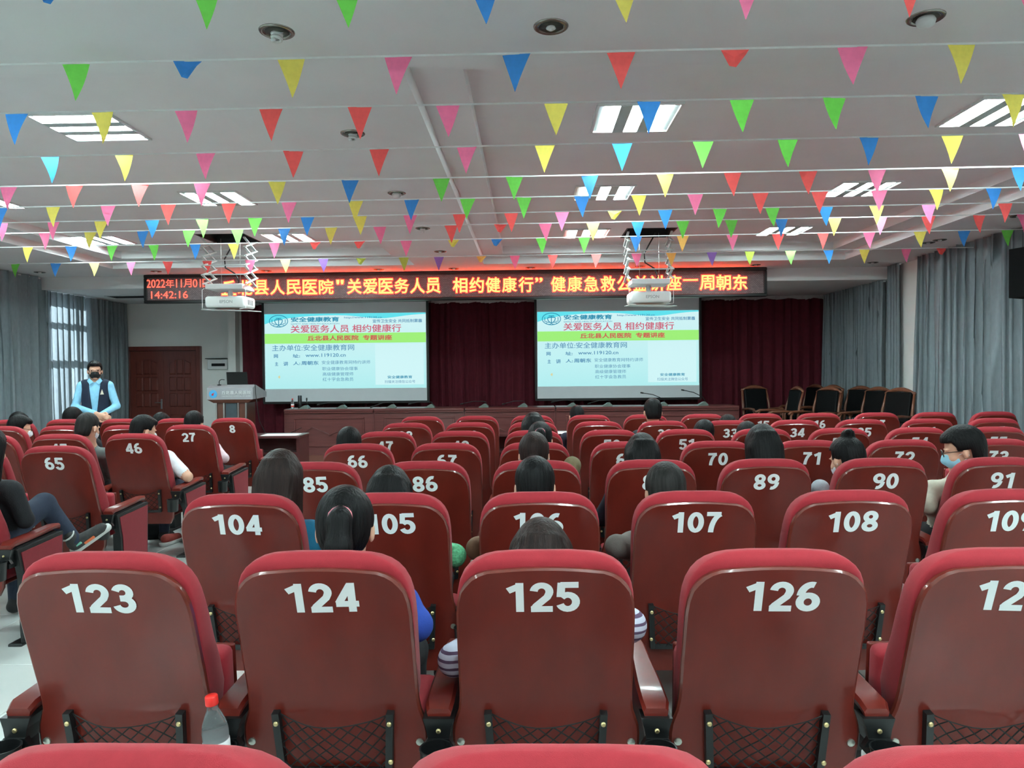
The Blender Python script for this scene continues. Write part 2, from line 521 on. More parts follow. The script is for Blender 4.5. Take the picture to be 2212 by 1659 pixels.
# ------------------------------------------------------------------ door in the stage end wall
dl, dr = at_y(276, 800, YB).x, at_y(437, 800, YB).x
dz = 2.07
dw = dr - dl
door = struct(link('door_1', None, None, ((dl + dr) / 2, YB, 0)))
fw = .085
for nm, A, B in (('frame', (-dw / 2, -.10, 0), (-dw / 2 + fw, 0, dz)), ('frame', (dw / 2 - fw, -.10, 0), (dw / 2, 0, dz)), ('frame', (-dw / 2 + fw, -.10, dz - fw), (dw / 2 - fw, 0, dz))):
    MB().span(A, B, bevel=.008).obj(nm, M_door, door)
inner = dw - 2 * fw
for s, share in ((0, .5), (1, .5)):
    x0 = -dw / 2 + fw + (inner * .5 if s else 0)
    lw = inner * .5 - .004
    leaf = MB().span((0, -.05, .01), (lw, -.005, dz - fw - .004), bevel=.003).obj('door_leaf', M_door, door, loc=(x0, 0, 0))
    px0, px1 = lw * .16, lw * .84
    pw = (px1 - px0) / 3
    rows = [(1.50, 1.80), (1.18, 1.46), (.86, 1.14)]
    for ri, (za, zb) in enumerate(rows):
        for k in range(3):
            xa, xb = px0 + pw * k + .006, px0 + pw * (k + 1) - .006
            if ri == 0:
                pts = []
                for q in range(7):
                    xx = xa + (xb - xa) * q / 6
                    t = (xx - px0) / (px1 - px0)
                    pts.append((xx, -.062, zb - .06 + .075 * math.sin(math.pi * t) ** 1.5))
                pts = [(xa, -.062, za), (xb, -.062, za)] + pts[::-1]
                cxp = sum(q[0] for q in pts) / len(pts)
                czp = sum(q[2] for q in pts) / len(pts)
                fr_ = [(cxp + (q[0] - cxp) * .72, -.070, czp + (q[2] - czp) * .86) for q in pts]
                bs_ = [(q[0], -.046, q[2]) for q in pts]
                np_ = len(pts)
                bb = MB()
                bb.add(fr_ + bs_, [tuple(range(np_))] + [(k2, (k2 + 1) % np_, np_ + (k2 + 1) % np_, np_ + k2) for k2 in range(np_)])
                bb.obj('door_panel', M_door, leaf)
            else:
                MB().box(((xa + xb) / 2, -.055, (za + zb) / 2), (xb - xa, .04, zb - za), bevel=.018).obj('door_panel', M_door, leaf)
    for k in range(2):
        xa, xb = px0 + (px1 - px0) * k / 2 + .01, px0 + (px1 - px0) * (k + 1) / 2 - .01
        MB().box(((xa + xb) / 2, -.055, .43), (xb - xa, .04, .56), bevel=.018).obj('door_panel', M_door, leaf)
    if s == 0:
        hb = MB().box((lw - .05, -.055, .92), (.035, .012, .2), bevel=.004)
        hb.tube([(lw - .05, -.055, .95), (lw - .05, -.10, .95), (lw - .16, -.10, .95)], .009, 8)
        h = hb.obj('door_handle', M_chrome, leaf, smooth=True, angle=40)
        h['label'] = 'steel lever handle'

# small wall box beside the door
p = at_y(472, 787, YB)
bx = thing('wall_box', 'white wall-mounted box with a dark slot beside the brown double door', 'box', (p.x, YB, p.z))
MB().box((0, -.03, 0), (.40, .06, .20), bevel=.008).obj('casing', M_white, bx)
MB().box((.02, -.064, -.01), (.27, .01, .055), bevel=.004).obj('slot_shade', M_dark, bx)  # solid dark strip, shade of the opening put into its colour
MB().box((-.02, -.05, .115), (.42, .10, .012), bevel=.003).obj('ledge', M_black, bx)

# linear vent in the dropped ceiling
p = at_z(290, 640, Z_STAGE)
vt = thing('ceiling_vent', 'white slotted air vent in the lowered ceiling over the door', 'vent', (p.x, p.y, Z_STAGE))
MB().box((0, 0, -.006), (.9, .36, .012), bevel=.003).obj('frame', M_white, vt)
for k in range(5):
    MB().box((0, -.13 + .065 * k, -.014), (.82, .03, .006)).obj('slot_shade', M_dark, vt)  # dark strips painted as the unlit gaps of the vent

# ------------------------------------------------------------------ ceiling lights
M_tube = emat('fluorescent_tube', (0.78, 1.0, 1.0), LAMP)
M_reflect = mat('lamp_reflector', (200, 206, 206), 0.35, 0.04, 10, metal=.6)
G_T = 'square ceiling lights in the ceiling trays'
fr_me = MB()
for sx, sy, lx, ly in ((0, .29, .6, .02), (0, -.29, .6, .02), (.29, 0, .02, .56), (-.29, 0, .02, .56)):
    fr_me.box((sx, sy, -.008), (lx, ly, .016))
fr_me = fr_me.mesh('frame', M_white)
pan_me = MB().box((0, 0, -.002), (.565, .565, .004)).mesh('reflector', M_reflect)
tube_me = MB().box((0, 0, -.007), (.105, .545, .006)).mesh('tube_panel', M_tube)
lou_me = MB().box((0, 0, -.009), (.082, .56, .018)).mesh('divider', mat('lamp_divider', (170, 182, 180), .5, .04, 10))
def troffer(x, y, z, rot, off=False):
    t = thing('ceiling_light_offscreen' if off else 'ceiling_light', 'recessed square fluorescent ceiling light with three bright strips', 'ceiling light', (x, y, z), (0, 0, rot), G_T)
    link('frame', fr_me, t)
    link('reflector', pan_me, t)
    for k in (-1, 0, 1):
        link('tube_panel', tube_me, t, (k * .185, 0, 0))
    for k in (-1, 1):
        link('divider', lou_me, t, (k * .0925, 0, 0))
for X in (-5.72, -3.2, .79, 3.4):
    for Y, r in ((5.42, 0), (7.67, 0), (9.93, 0)):
        if X == -5.72 and Y == 5.42:
            r = math.pi / 2
        troffer(X, Y, Z_TOP, math.pi / 2 if (X == -3.2 and Y == 5.42) else r, X == -5.72 and Y == 5.42)
    for Y in (-2.9, -.7, 1.3):
        troffer(X, Y, Z_TOP, 0, True)

# round downlights
def downlight(x, y, z, kind, label, group):
    t = thing('downlight', label, 'downlight', (x, y, z), group=group)
    MB().lathe([(.058, .002), (.06, -.004), (.075, -.008), (.082, -.004), (.084, .001)], 24).obj('trim_ring', mat('nickel', (150, 146, 140), .25, .05, 20, metal=1), t, smooth=True)
    MB().lathe([(.0, -.0015), (.04, -.002), (.058, -.003)], 20).obj('reflector', mat('dim_reflector', (120, 116, 112), .25, .1, 20, metal=1), t, smooth=True)
    if kind == 'globe':
        MB().lathe([(.036, -.002), (.043, -.015), (.038, -.034), (.02, -.046), (0, -.049)], 20).obj('bulb', M_white, t, smooth=True)
    elif kind == 'spiral':
        pts = [(.022 * math.cos(a * .9), .022 * math.sin(a * .9), -.004 - a * .0022) for a in range(0, 20)]
        MB().tube(pts, .009, 6).obj('bulb', M_white, t, smooth=True)
    else:
        MB().lathe([(.02, -.002), (.024, -.01), (.012, -.018), (0, -.02)], 12).obj('bulb', M_white, t, smooth=True)
GD = 'round downlights in the ceiling'
for (px, py, kind, lab) in ((598, 68, 'spiral', 'round nickel downlight with a white spiral bulb in the ceiling band between the trays'),
                            (1190, 57, 'small', 'round nickel downlight with a clear faceted bulb in the ceiling band'),
                            (2000, 38, 'globe', 'round nickel downlight with a large white globe bulb')):
    p = at_z(px, py, Z_SOF)
    downlight(p.x, p.y, Z_SOF, kind, lab, GD)
for (px, py, kind) in ((762, 288, 'spiral'), (857, 417, 'globe'), (913, 493, 'spiral'), (951, 543, 'small')):
    p = at_z(px, py, Z_SOF)
    downlight(p.x, p.y, Z_SOF, kind, 'round nickel downlight in the ceiling strip between the two trays', 'downlights between the trays')
for (px, py) in ((86, 588), (337, 586), (575, 585), (818, 582), (980, 580), (1146, 578), (1383, 575), (1632, 572), (1885, 567)):
    p = at_z(px, py, Z_SOF)
    downlight(p.x, p.y, Z_SOF, 'small', 'small round downlight in the ceiling band along the LED banner', 'downlights along the banner')
for (px, py) in ((2005, 524), (2030, 518), (2200, 466)):
    p = at_z(px, py, Z_SOF)
    downlight(p.x, p.y, Z_SOF, 'small', 'small round downlight in the ceiling edge above the grey curtains', 'downlights over the curtains')
# ------------------------------------------------------------------ LED banner under the beam
YBN = 11.93
bl, br = at_y(312, 625, YBN), at_y(1656, 612, YBN)
bw, bcx = br.x - bl.x, (br.x + bl.x) / 2
bz0, bz1 = 2.665, 3.125
ban = thing('led_banner', 'long black LED banner with glowing orange Chinese lettering under the ceiling', 'sign', (bcx, YBN, bz0))
bh = bz1 - bz0
M_led = bpy.data.materials.new('led_panel')
M_led.use_nodes = True
nt = M_led.node_tree
pb = nt.nodes['Principled BSDF']
tc = nt.nodes.new('ShaderNodeTexCoord')
mp = nt.nodes.new('ShaderNodeMapping')
mp.inputs['Rotation'].default_value = (math.pi / 2, 0, 0)
bk = nt.nodes.new('ShaderNodeTexBrick')
bk.inputs['Color1'].default_value = rgb(122, 104, 106)
bk.inputs['Color2'].default_value = rgb(100, 82, 84)
bk.inputs['Mortar'].default_value = rgb(54, 40, 42)
bk.inputs['Scale'].default_value = 14
bk.inputs['Mortar Size'].default_value = .03
nt.links.new(tc.outputs['Object'], mp.inputs[0])
nt.links.new(mp.outputs[0], bk.inputs[0])
nt.links.new(bk.outputs[0], pb.inputs['Base Color'])
pb.inputs['Roughness'].default_value = .45
MB().box((0, .02, bh / 2), (bw - .1, .05, bh - .1)).obj('led_panel', M_led, ban)
for A, B in (((-bw / 2, -.03, 0), (bw / 2, .08, .05)), ((-bw / 2, -.03, bh - .05), (bw / 2, .08, bh)), ((-bw / 2, -.03, .05), (-bw / 2 + .05, .08, bh - .05)), ((bw / 2 - .05, -.03, .05), (bw / 2, .08, bh - .05))):
    MB().span(A, B, bevel=.008).obj('frame', M_black, ban)
M_ledr = emat('led_red', (1.0, .0042, .003), 30.0)
M_ledy = emat('led_amber', (1.0, .66, .17), 1.5)
M_leddate = emat('led_red_text', (1.0, .10, .06), 2.2)
def led_word(body, xa, xb, ya, yb, core=M_ledy, halo=M_ledr, nm='title_text'):
    a, c = at_y(xa, ya, YBN), at_y(xb, yb, YBN)
    w, h = abs(c.x - a.x), None
    hh = abs(at_y((xa + xb) / 2, ya, YBN).z - at_y((xa + xb) / 2, yb, YBN).z)
    xc = (xa + xb) / 2
    zc = (at_y(xc, ya, YBN).z + at_y(xc, yb, YBN).z) / 2 - bz0
    X = at_y(xc, (ya + yb) / 2, YBN).x - bcx
    t = link(nm, text_mesh(body, .018 if halo else .008, core, w, hh), ban, (X, -.0155, zc))
    if halo:
        link('glow_outline', text_mesh(body, .036, halo, w + .012, hh + .012), t, (0, .0085, 0))
def led_line(chars, x0, x1, ya0, yb0, slope):
    n = len(chars)
    for i, ch in enumerate(chars):
        x = x0 + (x1 - x0) * i / max(1, n - 1)
        dy = slope * (x - 500)
        if ch == '—':
            led_word(ch, x - 16, x + 16, 614 + dy, 617 + dy)
        elif ch in '"”':
            led_word(ch, x - 8, x + 8, ya0 + dy + 1, ya0 + dy + 11)
        elif ch != ' ':
            led_word(ch, x - 16, x + 16, ya0 + dy, yb0 + dy)
sl = -.0105
led_line('丘北县人民医院', 495, 705, 606, 638, sl)
led_line('"', 735, 735, 606, 638, sl)
led_line('关爱医务人员', 766, 936, 605, 638, sl)
led_line('相约健康行', 994, 1136, 605, 638, sl)
led_line('”', 1164, 1164, 606, 638, sl)
led_line('健康急救公益讲座—周朝东', 1206, 1598, 605, 638, sl)
for _s, _a, _b in (('2022', 317, 358), ('年', 359, 377), ('11', 381, 394), ('月', 397, 415), ('01', 417, 435), ('日', 438, 456)):
    led_word(_s, _a, _b, 604 - .01 * (_a - 317), 622 - .01 * (_a - 317), M_leddate, None, 'date_text')
led_word('14:42:16', 327, 407, 629, 645, M_leddate, None, 'time_text')

# ------------------------------------------------------------------ projection screens
YS = 14.15
M_screen = mat('screen_cloth', (222, 226, 230), 0.7, 0.02, 5)
EM = {}
def sl_col(nm, c, k=.85):
    lc = rgb(*c)
    return emat('slide_' + nm, lc, k)
def slide_bg():
    m = bpy.data.materials.new('slide_background')
    m.use_nodes = True
    nt = m.node_tree
    pb = nt.nodes['Principled BSDF']
    tc = nt.nodes.new('ShaderNodeTexCoord')
    sp = nt.nodes.new('ShaderNodeSeparateXYZ')
    mr = nt.nodes.new('ShaderNodeMapRange')
    mr.inputs[1].default_value, mr.inputs[2].default_value = -.72, .72
    cr = nt.nodes.new('ShaderNodeValToRGB')
    cr.color_ramp.elements[0].color = rgb(176, 238, 240)
    cr.color_ramp.elements[1].color = rgb(214, 248, 250)
    nt.links.new(tc.outputs['Object'], sp.inputs[0])
    nt.links.new(sp.outputs['Z'], mr.inputs[0])
    nt.links.new(mr.outputs[0], cr.inputs[0])
    pb.inputs['Base Color'].default_value = (.02, .02, .02, 1)
    nt.links.new(cr.outputs[0], pb.inputs['Emission Color'])
    pb.inputs['Emission Strength'].default_value = .92
    return m
M_slide = slide_bg()
C_blue = sl_col('blue', (70, 140, 185))
C_teal = sl_col('teal', (40, 150, 185))
C_red = sl_col('red', (214, 96, 122))
C_red2 = sl_col('red_bold', (214, 92, 88))
C_green = sl_col('green', (158, 240, 120), .95)
C_cyan = sl_col('cyan', (96, 226, 238), .95)
C_card = sl_col('card', (206, 244, 246), .95)
C_yel = sl_col('yellow', (230, 220, 160))
def screen(xl, xr, yt, yb, slide, label):
    xm = (xl + xr) / 2
    a, c = at_y(xl, (yt + yb) / 2, YS), at_y(xr, (yt + yb) / 2, YS)
    w = c.x - a.x
    zt, zb = at_y(xm, yt, YS).z, at_y(xm, yb, YS).z
    t = thing('projection_screen', label, 'screen', ((a.x + c.x) / 2, YS, zb), group='projection screens in front of the maroon curtain')
    h = zt - zb
    MB().span((-w / 2, 0, 0), (w / 2, .012, h)).obj('screen_cloth', M_screen, t)
    for A, B in (((-w / 2 - .04, -.004, -.045), (w / 2 + .04, .02, 0)), ((-w / 2 - .045, -.004, 0), (-w / 2, .02, h)), ((w / 2, -.004, 0), (w / 2 + .045, .02, h))):
        MB().span(A, B).obj('border', M_black, t)
    MB().box((0, .03, h + .028), (w + .2, .08, .055), bevel=.01).obj('screen_casing', M_black, t)
    sy0, sy1 = slide
    z1, z0 = at_y(xm, sy0, YS).z - zb, at_y(xm, sy1, YS).z - zb
    sh = z1 - z0
    sw = w - .02
    img = link('slide', MB().box((0, 0, 0), (sw, .004, sh)).mesh('slide', M_slide), t, (0, -.004, (z0 + z1) / 2))
    def U(u):
        return (u - .5) * sw
    def V(v):
        return (.5 - v) * sh
    def word(s, u0, u1, v0, v1, m, bold=0.0, y=-.006):
        link('lettering', text_mesh(s, bold, m, (u1 - u0) * sw, (v1 - v0) * sh), img, (U((u0 + u1) / 2), y, V((v0 + v1) / 2)))
    X = lambda z: (z - 178) / 1930.0
    Yv = lambda z: (z - 205) / 893.0
    # cyan wave along the top
    b = MB()
    pts = [(U(0), -.003, V(0))]
    N = 24
    low = []
    for i in range(N + 1):
        u = i / N
        v = .12 * math.exp(-u * 7) + .015 + .055 * math.exp(-((u - .72) / .16) ** 2)
        low.append((U(u), -.003, V(v)))
    for i in range(N):
        b.add([(low[i][0], -.003, V(0)), low[i], low[i + 1], (low[i + 1][0], -.003, V(0))], [(0, 1, 2, 3)])
    b.obj('wave_band', C_cyan, img)
    MB().box((0, -.003, V((.262 + .395) / 2)), (sw, .002, .133 * sh)).obj('green_band', C_green, img)
    MB().span((U(.685), -.0028, V(.41)), (U(.985), -.0024, V(.955))).obj('card', C_card, img)
    word('安全健康教育', X(495), X(1075), Yv(243), Yv(303), C_teal, .03)
    word('SAFETY AND HEALTH EDUCATION', X(495), X(1075), Yv(317), Yv(334), C_teal)
    word('http://www.119120.cn', X(1135), X(1585), Yv(243), Yv(272), C_blue, .01)
    word('宣传卫生安全 共同抵制雾霾', X(1475), X(2065), Yv(279), Yv(321), C_blue, .012)
    word('关爱医务人员 相约健康行', X(490), X(1815), Yv(338), Yv(432), C_red, .014)
    word('丘北县人民医院  专题讲座', X(690), X(1705), Yv(464), Yv(528), C_red2, .03)
    word('主办单位:安全健康教育网', X(265), X(1250), Yv(573), Yv(645), C_blue, .004)
    word('网', X(285), X(335), Yv(684), Yv(728), C_blue, .02)
    word('址:', X(510), X(600), Yv(684), Yv(726), C_blue, .02)
    word('www.119120.cn', X(665), X(1147), Yv(678), Yv(720), C_blue, .012)
    word('主', X(296), X(336), Yv(775), Yv(822), C_blue, .02)
    word('讲', X(398), X(456), Yv(772), Yv(824), C_blue, .02)
    word('人:', X(514), X(602), Yv(772), Yv(815), C_blue, .02)
    word('周朝东', X(614), X(822), Yv(766), Yv(816), C_blue, .02)
    word('安全健康教育网特约讲师', X(860), X(1440), Yv(764), Yv(808), C_blue)
    word('职业健康协会理事', X(864), X(1290), Yv(840), Yv(882), C_blue)
    word('高级健康管理师', X(868), X(1236), Yv(904), Yv(946), C_blue)
    word('红十字会急救员', X(868), X(1236), Yv(966), Yv(1010), C_blue)
    word('安全健康教育', X(1645), X(1940), Yv(950), Yv(986), C_teal, .02)
    word('扫描关注微信公众号', X(1610), X(1975), Yv(1004), Yv(1040), C_blue)
    # round emblem: ring, open book and cupped leaves
    b = MB()
    cx, cz, rx, rz = U(X(348)), V(Yv(290)), 110 / 1930 * sw, 70 / 893 * sh
    def stroke(pts, wd):
        P = [Vector((cx + p[0] * rx, 0, cz + p[1] * rz)) for p in pts]
        vs_ = []
        for i in range(len(P)):
            d = (P[min(i + 1, len(P) - 1)] - P[max(i - 1, 0)]).normalized()
            n_ = Vector((-d.z, 0, d.x)) * wd
            vs_ += [P[i] + n_ + Vector((0, -.006, 0)), P[i] - n_ + Vector((0, -.006, 0))]
        b.add(vs_, [(2 * i, 2 * i + 1, 2 * i + 3, 2 * i + 2) for i in range(len(P) - 1)])
    stroke(arc(0, 0, 1, 1, 0, 360, 40), .007)
    for s in (-1, 1):
        stroke([(s * .72, .3), (s * .72, -.42), (s * .45, -.42)], .007)
        stroke([(s * x, y) for x, y in arc(0, .2, .42, .85, -90, 0, 10)], .008)
        stroke([(s * x, y) for x, y in arc(.3, -.75, .28, .18, 0, 360, 14)], .006)
    stroke([(0, .55), (0, -.6)], .008)
    stroke([(-.42, .25), (.42, .25)], .008)
    stroke([(-.3, .5), (.3, .5)], .008)
    b.obj('emblem', C_teal, img)
    b = MB().poly([(U(X(330)), -.006, V(Yv(955))), (U(X(350)), -.006, V(Yv(935))), (U(X(358)), -.006, V(Yv(955))), (U(X(350)), -.006, V(Yv(975)))], (0, .002, 0))
    b.obj('sound_icon', C_yel, img)
    return t
screen(571.5, 921.5, 653, 866.5, (677, 839), 'white projection screen showing a slide, hanging beside the lectern')
screen(1160, 1510.5, 645, 859.5, (672, 833.5), 'white projection screen showing a slide, hanging beside the stored armchairs')

# ------------------------------------------------------------------ stage tables
YT = 12.35
ST_Z = .13
tl, tr = at_y(613, 884, YT).x, at_y(1597, 876, YT).x
tw = (tr - tl) / 5
th = .905 - ST_Z
for k in range(5):
    t = thing('stage_table', ['dark wooden stage table carrying the bottle and thermos', 'dark wooden stage table next to the end table with the bottle', 'middle table of the five dark wooden stage tables',
                              'dark wooden stage table below the projected slide near the armchairs', 'dark wooden stage table at the end nearest the stored armchairs'][k], 'table',
              (tl + tw * (k + .5), YT, ST_Z), group='five wooden tables on the stage')
    w = tw - .012
    MB().box((0, .27, th - .022), (w, .60, .044), bevel=.008).obj('table_top', M_table, t)
    MB().box((0, .0, th - .058), (w - .02, .04, .028), bevel=.006).obj('moulding', M_table, t)
    MB().span((-w / 2 + .02, .01, 0), (w / 2 - .02, .04, th - .044)).obj('front_panel', M_table, t)
    for s in (-1, 1):
        MB().span((s * (w / 2 - .01) - .014, .01, 0), (s * (w / 2 - .01) + .014, .52, th - .044)).obj('side_panel', M_table, t)
    # raised frame and chevrons on the front
    x1, za, zb = w / 2 - .16, .14, th - .17
    for A, B in (((-x1, -.004, zb), (x1, .012, zb + .03)), ((-x1, -.004, za), (x1, .012, za + .03)), ((-x1, -.004, za + .03), (-x1 + .03, .012, zb)), ((x1 - .03, -.004, za + .03), (x1, .012, zb))):
        MB().span(A, B, bevel=.005).obj('moulding', M_table, t)
    zz = [(-x1 + .06, .33), (-x1 * .5, .47), (0, .34), (x1 * .5, .47), (x1 - .06, .33)]
    for i in range(4):
        MB().beam((zz[i][0], 0, zz[i][1]), (zz[i + 1][0], 0, zz[i + 1][1]), .022, .02).obj('chevron_strip', M_table, t)

# gooseneck microphones
M_micbase = mat('mic_base_grey', (92, 104, 98), .4, .1, 20)
ztop = ST_Z + th
for i, (px, tipx, tipy) in enumerate(((659, None, 0), (739, 690, 874), (846, 805, 880), (930, 888, 872), (1046, 1000, 872), (1130, 1090, 872), (1236, 1196, 868), (1313, 1275, 871), (1432, 1389, 849), (1519, 1477, 843))):
    Y = YT + .16
    X = at_y(px, 876, Y).x
    t = thing('desk_microphone', 'grey wedge desk microphone with a thin black gooseneck on the stage tables', 'microphone', (X, Y, ztop), group='desk microphones on the stage tables')
    MB().poly([(-.10, -.06, 0), (.075, -.06, 0), (.075, -.06, .018), (.03, -.06, .062), (-.005, -.06, .058)], (0, .13, 0)).obj('mic_base', M_micbase, t)
    if tipx:
        tp = at_y(tipx, tipy, Y - .1) - Vector((X, Y, ztop))
        tp.z = max(tp.z, .03)
        top = Vector((.0, 0, max(.10, tp.z * .55)))
        pts = [(.03, 0, .05), (.028, 0, .085), top + Vector((-.01, -.01, .0)), top.lerp(tp, .5) + Vector((0, 0, .02)), tp]
    else:
        pts = [(.03, 0, .05), (.03, 0, .14)]
        tp = Vector((.03, 0, .15))
    MB().tube(pts, .007, 6).obj('gooseneck', M_black, t, smooth=True)
    d = (Vector(pts[-1]) - Vector(pts[-2])).normalized()
    MB().tube([Vector(pts[-1]) - d * .005, Vector(pts[-1]) + d * .045], .012, 8).obj('mic_head', M_black, t, smooth=True)

# bottle and thermos on the end table
def bottle(loc, rot, label, sc_=1.0, full=False, gx=0):
    t = thing('water_bottle', label, 'bottle', loc, rot)
    t.scale = (sc_,) * 3
    M_pet = mat('clear_bottle_plastic', (246, 250, 252), 0.03, 0.0, 1, trans=.93, ior=1.25)
    M_water = mat('bottle_water', (235, 242, 245), 0.0, 0.0, 1, trans=1.0, ior=1.33)
    M_lab = mat('bottle_label', (226, 226, 226), .4, .03, 10)
    prof = [(.0, .002), (.026, .002), (.0325, .012), (.033, .06), (.0325, .105), (.033, .128), (.0295, .15), (.021, .172), (.0145, .186), (.0135, .196), (.0135, .204)]
    MB().lathe(prof, 28).obj('body', M_pet, t, smooth=True)
    MB().lathe([(0, .006), (.029, .008), (.0315, .02), (.0315, .118), (.031, .13), (0, .13)], 24).obj('water', M_water, t, smooth=True)
    MB().lathe([(.0331, .045), (.0336, .046), (.0336, .104), (.0331, .105)], 32).obj('label_sleeve', M_lab, t, smooth=True)
    MB().lathe([(0, .222), (.0145, .222), (.0162, .219), (.0165, .199), (.0150, .197)], 24).obj('cap', mat('red_cap', (226, 46, 40), .35, .05, 20), t, smooth=True)
    if full:
        def wrap(b_, R=.0341):
            b_.v = [(R * math.sin(p[0] / R + gx), -R * math.cos(p[0] / R + gx), p[2]) for p in b_.v]
            return b_
        leaf = [(-.013 + .026 * i / 8, 0, .094 + .006 * math.sin(math.pi * i / 8) + .003 * i / 8) for i in range(9)] + [(.013 - .026 * i / 8, 0, .097 - .003 * math.sin(math.pi * i / 8) - .003 * i / 8) for i in range(1, 8)]
        b_ = MB()
        b_.add(leaf, [tuple(range(len(leaf)))])
        wrap(b_).obj('leaf_mark', mat('leaf_green', (26, 130, 60), .5, .1, 50), t)
        b_ = MB()
        b_.add([(-.012 + .024 * i / 10, 0, .080 + (.004 if i % 3 == 1 else 0)) for i in range(11)] + [(-.012 + .024 * i / 10, 0, .0785 + (.004 if i % 3 == 1 else 0)) for i in range(11)], [(i, i + 1, 12 + i, 11 + i) for i in range(10)])
        wrap(b_).obj('mountain_mark', mat('ink_green', (40, 80, 74), .5, .1, 50), t)
        for row, (z, hgt) in enumerate(((.066, .007), (.058, .003))):
            b_ = MB()
            for i in range(9):
                x = -.016 + .0036 * i
                b_.add([(x, 0, z + .0004 * i), (x + .0022, 0, z + .0006 * i), (x + .0026, 0, z + hgt + .0005 * i), (x + .0008, 0, z + hgt + .0003 * i)], [(0, 1, 2, 3)])
            wrap(b_).obj('script_mark', mat('ink_green', (40, 80, 74)), t)
        b_ = MB()
        for i in range(6):
            b_.add([(-.046 + .004 * i, 0, .046), (-.042 + .004 * i, 0, .046), (-.042 + .004 * i, 0, .078), (-.046 + .004 * i, 0, .078)], [(0, 1, 2, 3)])
        wrap(b_, .0339).obj('red_block', mat('label_red', (220, 66, 54), .5, .05, 20), t)
    else:
        MB().lathe([(.0337, .046), (.0339, .047), (.0339, .072), (.0337, .073)], 28).obj('red_band', mat('label_red', (220, 66, 54), .5, .05, 20), t)
    return t
p = at_y(632, 884, YT + .12)
bottle((p.x, YT + .12, ztop), (0, 0, 0), 'clear water bottle with a red label standing on the stage table', .8)
p = at_y(648, 884, YT + .32)
th_ = thing('thermos', 'tall black thermos flask beside the water bottle on the stage table', 'thermos', (p.x, YT + .32, ztop))
MB().lathe([(0, 0), (.032, 0), (.034, .01), (.034, .165), (.031, .17)], 20).obj('body', M_black, th_, smooth=True, angle=40)
MB().lathe([(.031, .168), (.033, .17), (.033, .215), (.028, .222), (0, .222)], 20).obj('lid', mat('dark_steel', (60, 62, 66), .3, .1, 20, metal=.8), th_, smooth=True, angle=40)

# ------------------------------------------------------------------ lectern
YP = 11.75
pl, pr = at_y(447, 850, YP).x, at_y(546, 850, YP).x
pw = pr - pl
pz0, pz1 = at_y(500, 863, YP).z, at_y(500, 838, YP).z
M_alu = mat('grey_lectern_laminate', (150, 150, 154), .4, .05, 10)
M_lec = mat('lectern_wood', (88, 52, 40), .35, .2, 5, stretch=(5, 5, .6), coat=.3)
le = thing('lectern', 'wooden lectern with a grey front bearing the hospital name and a round emblem', 'lectern', ((pl + pr) / 2, YP, ST_Z))
H0, H1 = pz0 - ST_Z, pz1 - ST_Z
b = MB()
prof = [(0, H0), (0, H1), (.12, H1 + .05), (.62, H1 - .08), (.62, H0 + .02)]
b.poly([(-pw / 2, y, z) for y, z in prof], (pw, 0, 0))
b.obj('desk_box', M_alu, le)
MB().poly([(-pw / 2, .0, H0), (pw / 2, .0, H0), (pw / 2 - .09, .03, H0 - .055), (-pw / 2 + .09, .03, H0 - .055)], (0, .5, 0)).obj('desk_underside', M_lec, le)
MB().span((-pw / 2 + .12, .06, .05), (pw / 2 - .12, .42, H0 - .05)).obj('pedestal', M_lec, le)
MB().box((0, .26, .025), (pw - .06, .56, .05), bevel=.01).obj('plinth', M_lec, le)
MB().span((-.09, .045, .06), (.09, .062, H0 - .06)).obj('dark_insert', mat('slate_insert', (58, 68, 74), .4, .1, 20), le)
for x in (-pw / 2 + .13, -.115, .115, pw / 2 - .13):
    MB().span((x - .012, .035, .05), (x + .012, .06, H0 - .052)).obj('edge_strip', M_chrome, le)
M_badge = mat('emblem_blue', (70, 160, 210), .4, .05, 10)
RX = Matrix.Rotation(math.pi / 2, 3, 'X')
ez = (H0 + H1) / 2 - .005
em_ = MB().lathe([(.042, 0), (.066, 0), (.066, .004), (.042, .004)], 28, (-pw / 2 + .10, 0, ez), 0, RX).obj('emblem', M_badge, le)
MB().lathe([(0, 0), (.043, 0), (.043, .003), (0, .003)], 28, (-pw / 2 + .10, 0, ez), 0, RX).obj('emblem_disc', M_white, em_)
MB().poly([(-pw / 2 + .10 + x * .9, -.005, ez + z * .9) for x, z in ((-.012, -.03), (.014, -.012), (.006, .0), (.03, .03), (-.002, .014), (-.022, .004), (-.028, -.012))], (0, .003, 0)).obj('emblem_flame', mat('emblem_red', (196, 40, 44), .4, .05, 10), em_)
M_let = mat('lectern_lettering', (214, 216, 216), .4, .02, 10)
link('lettering', text_mesh('丘北县人民医院', .015, M_let, pw * .64, .062), le, (.105, -.006, ez + .022))
link('lettering', text_mesh("THE PEOPLE'S HOSPITAL OF QIUBEI", .0, M_let, pw * .64, .02), le, (.105, -.006, ez - .034))
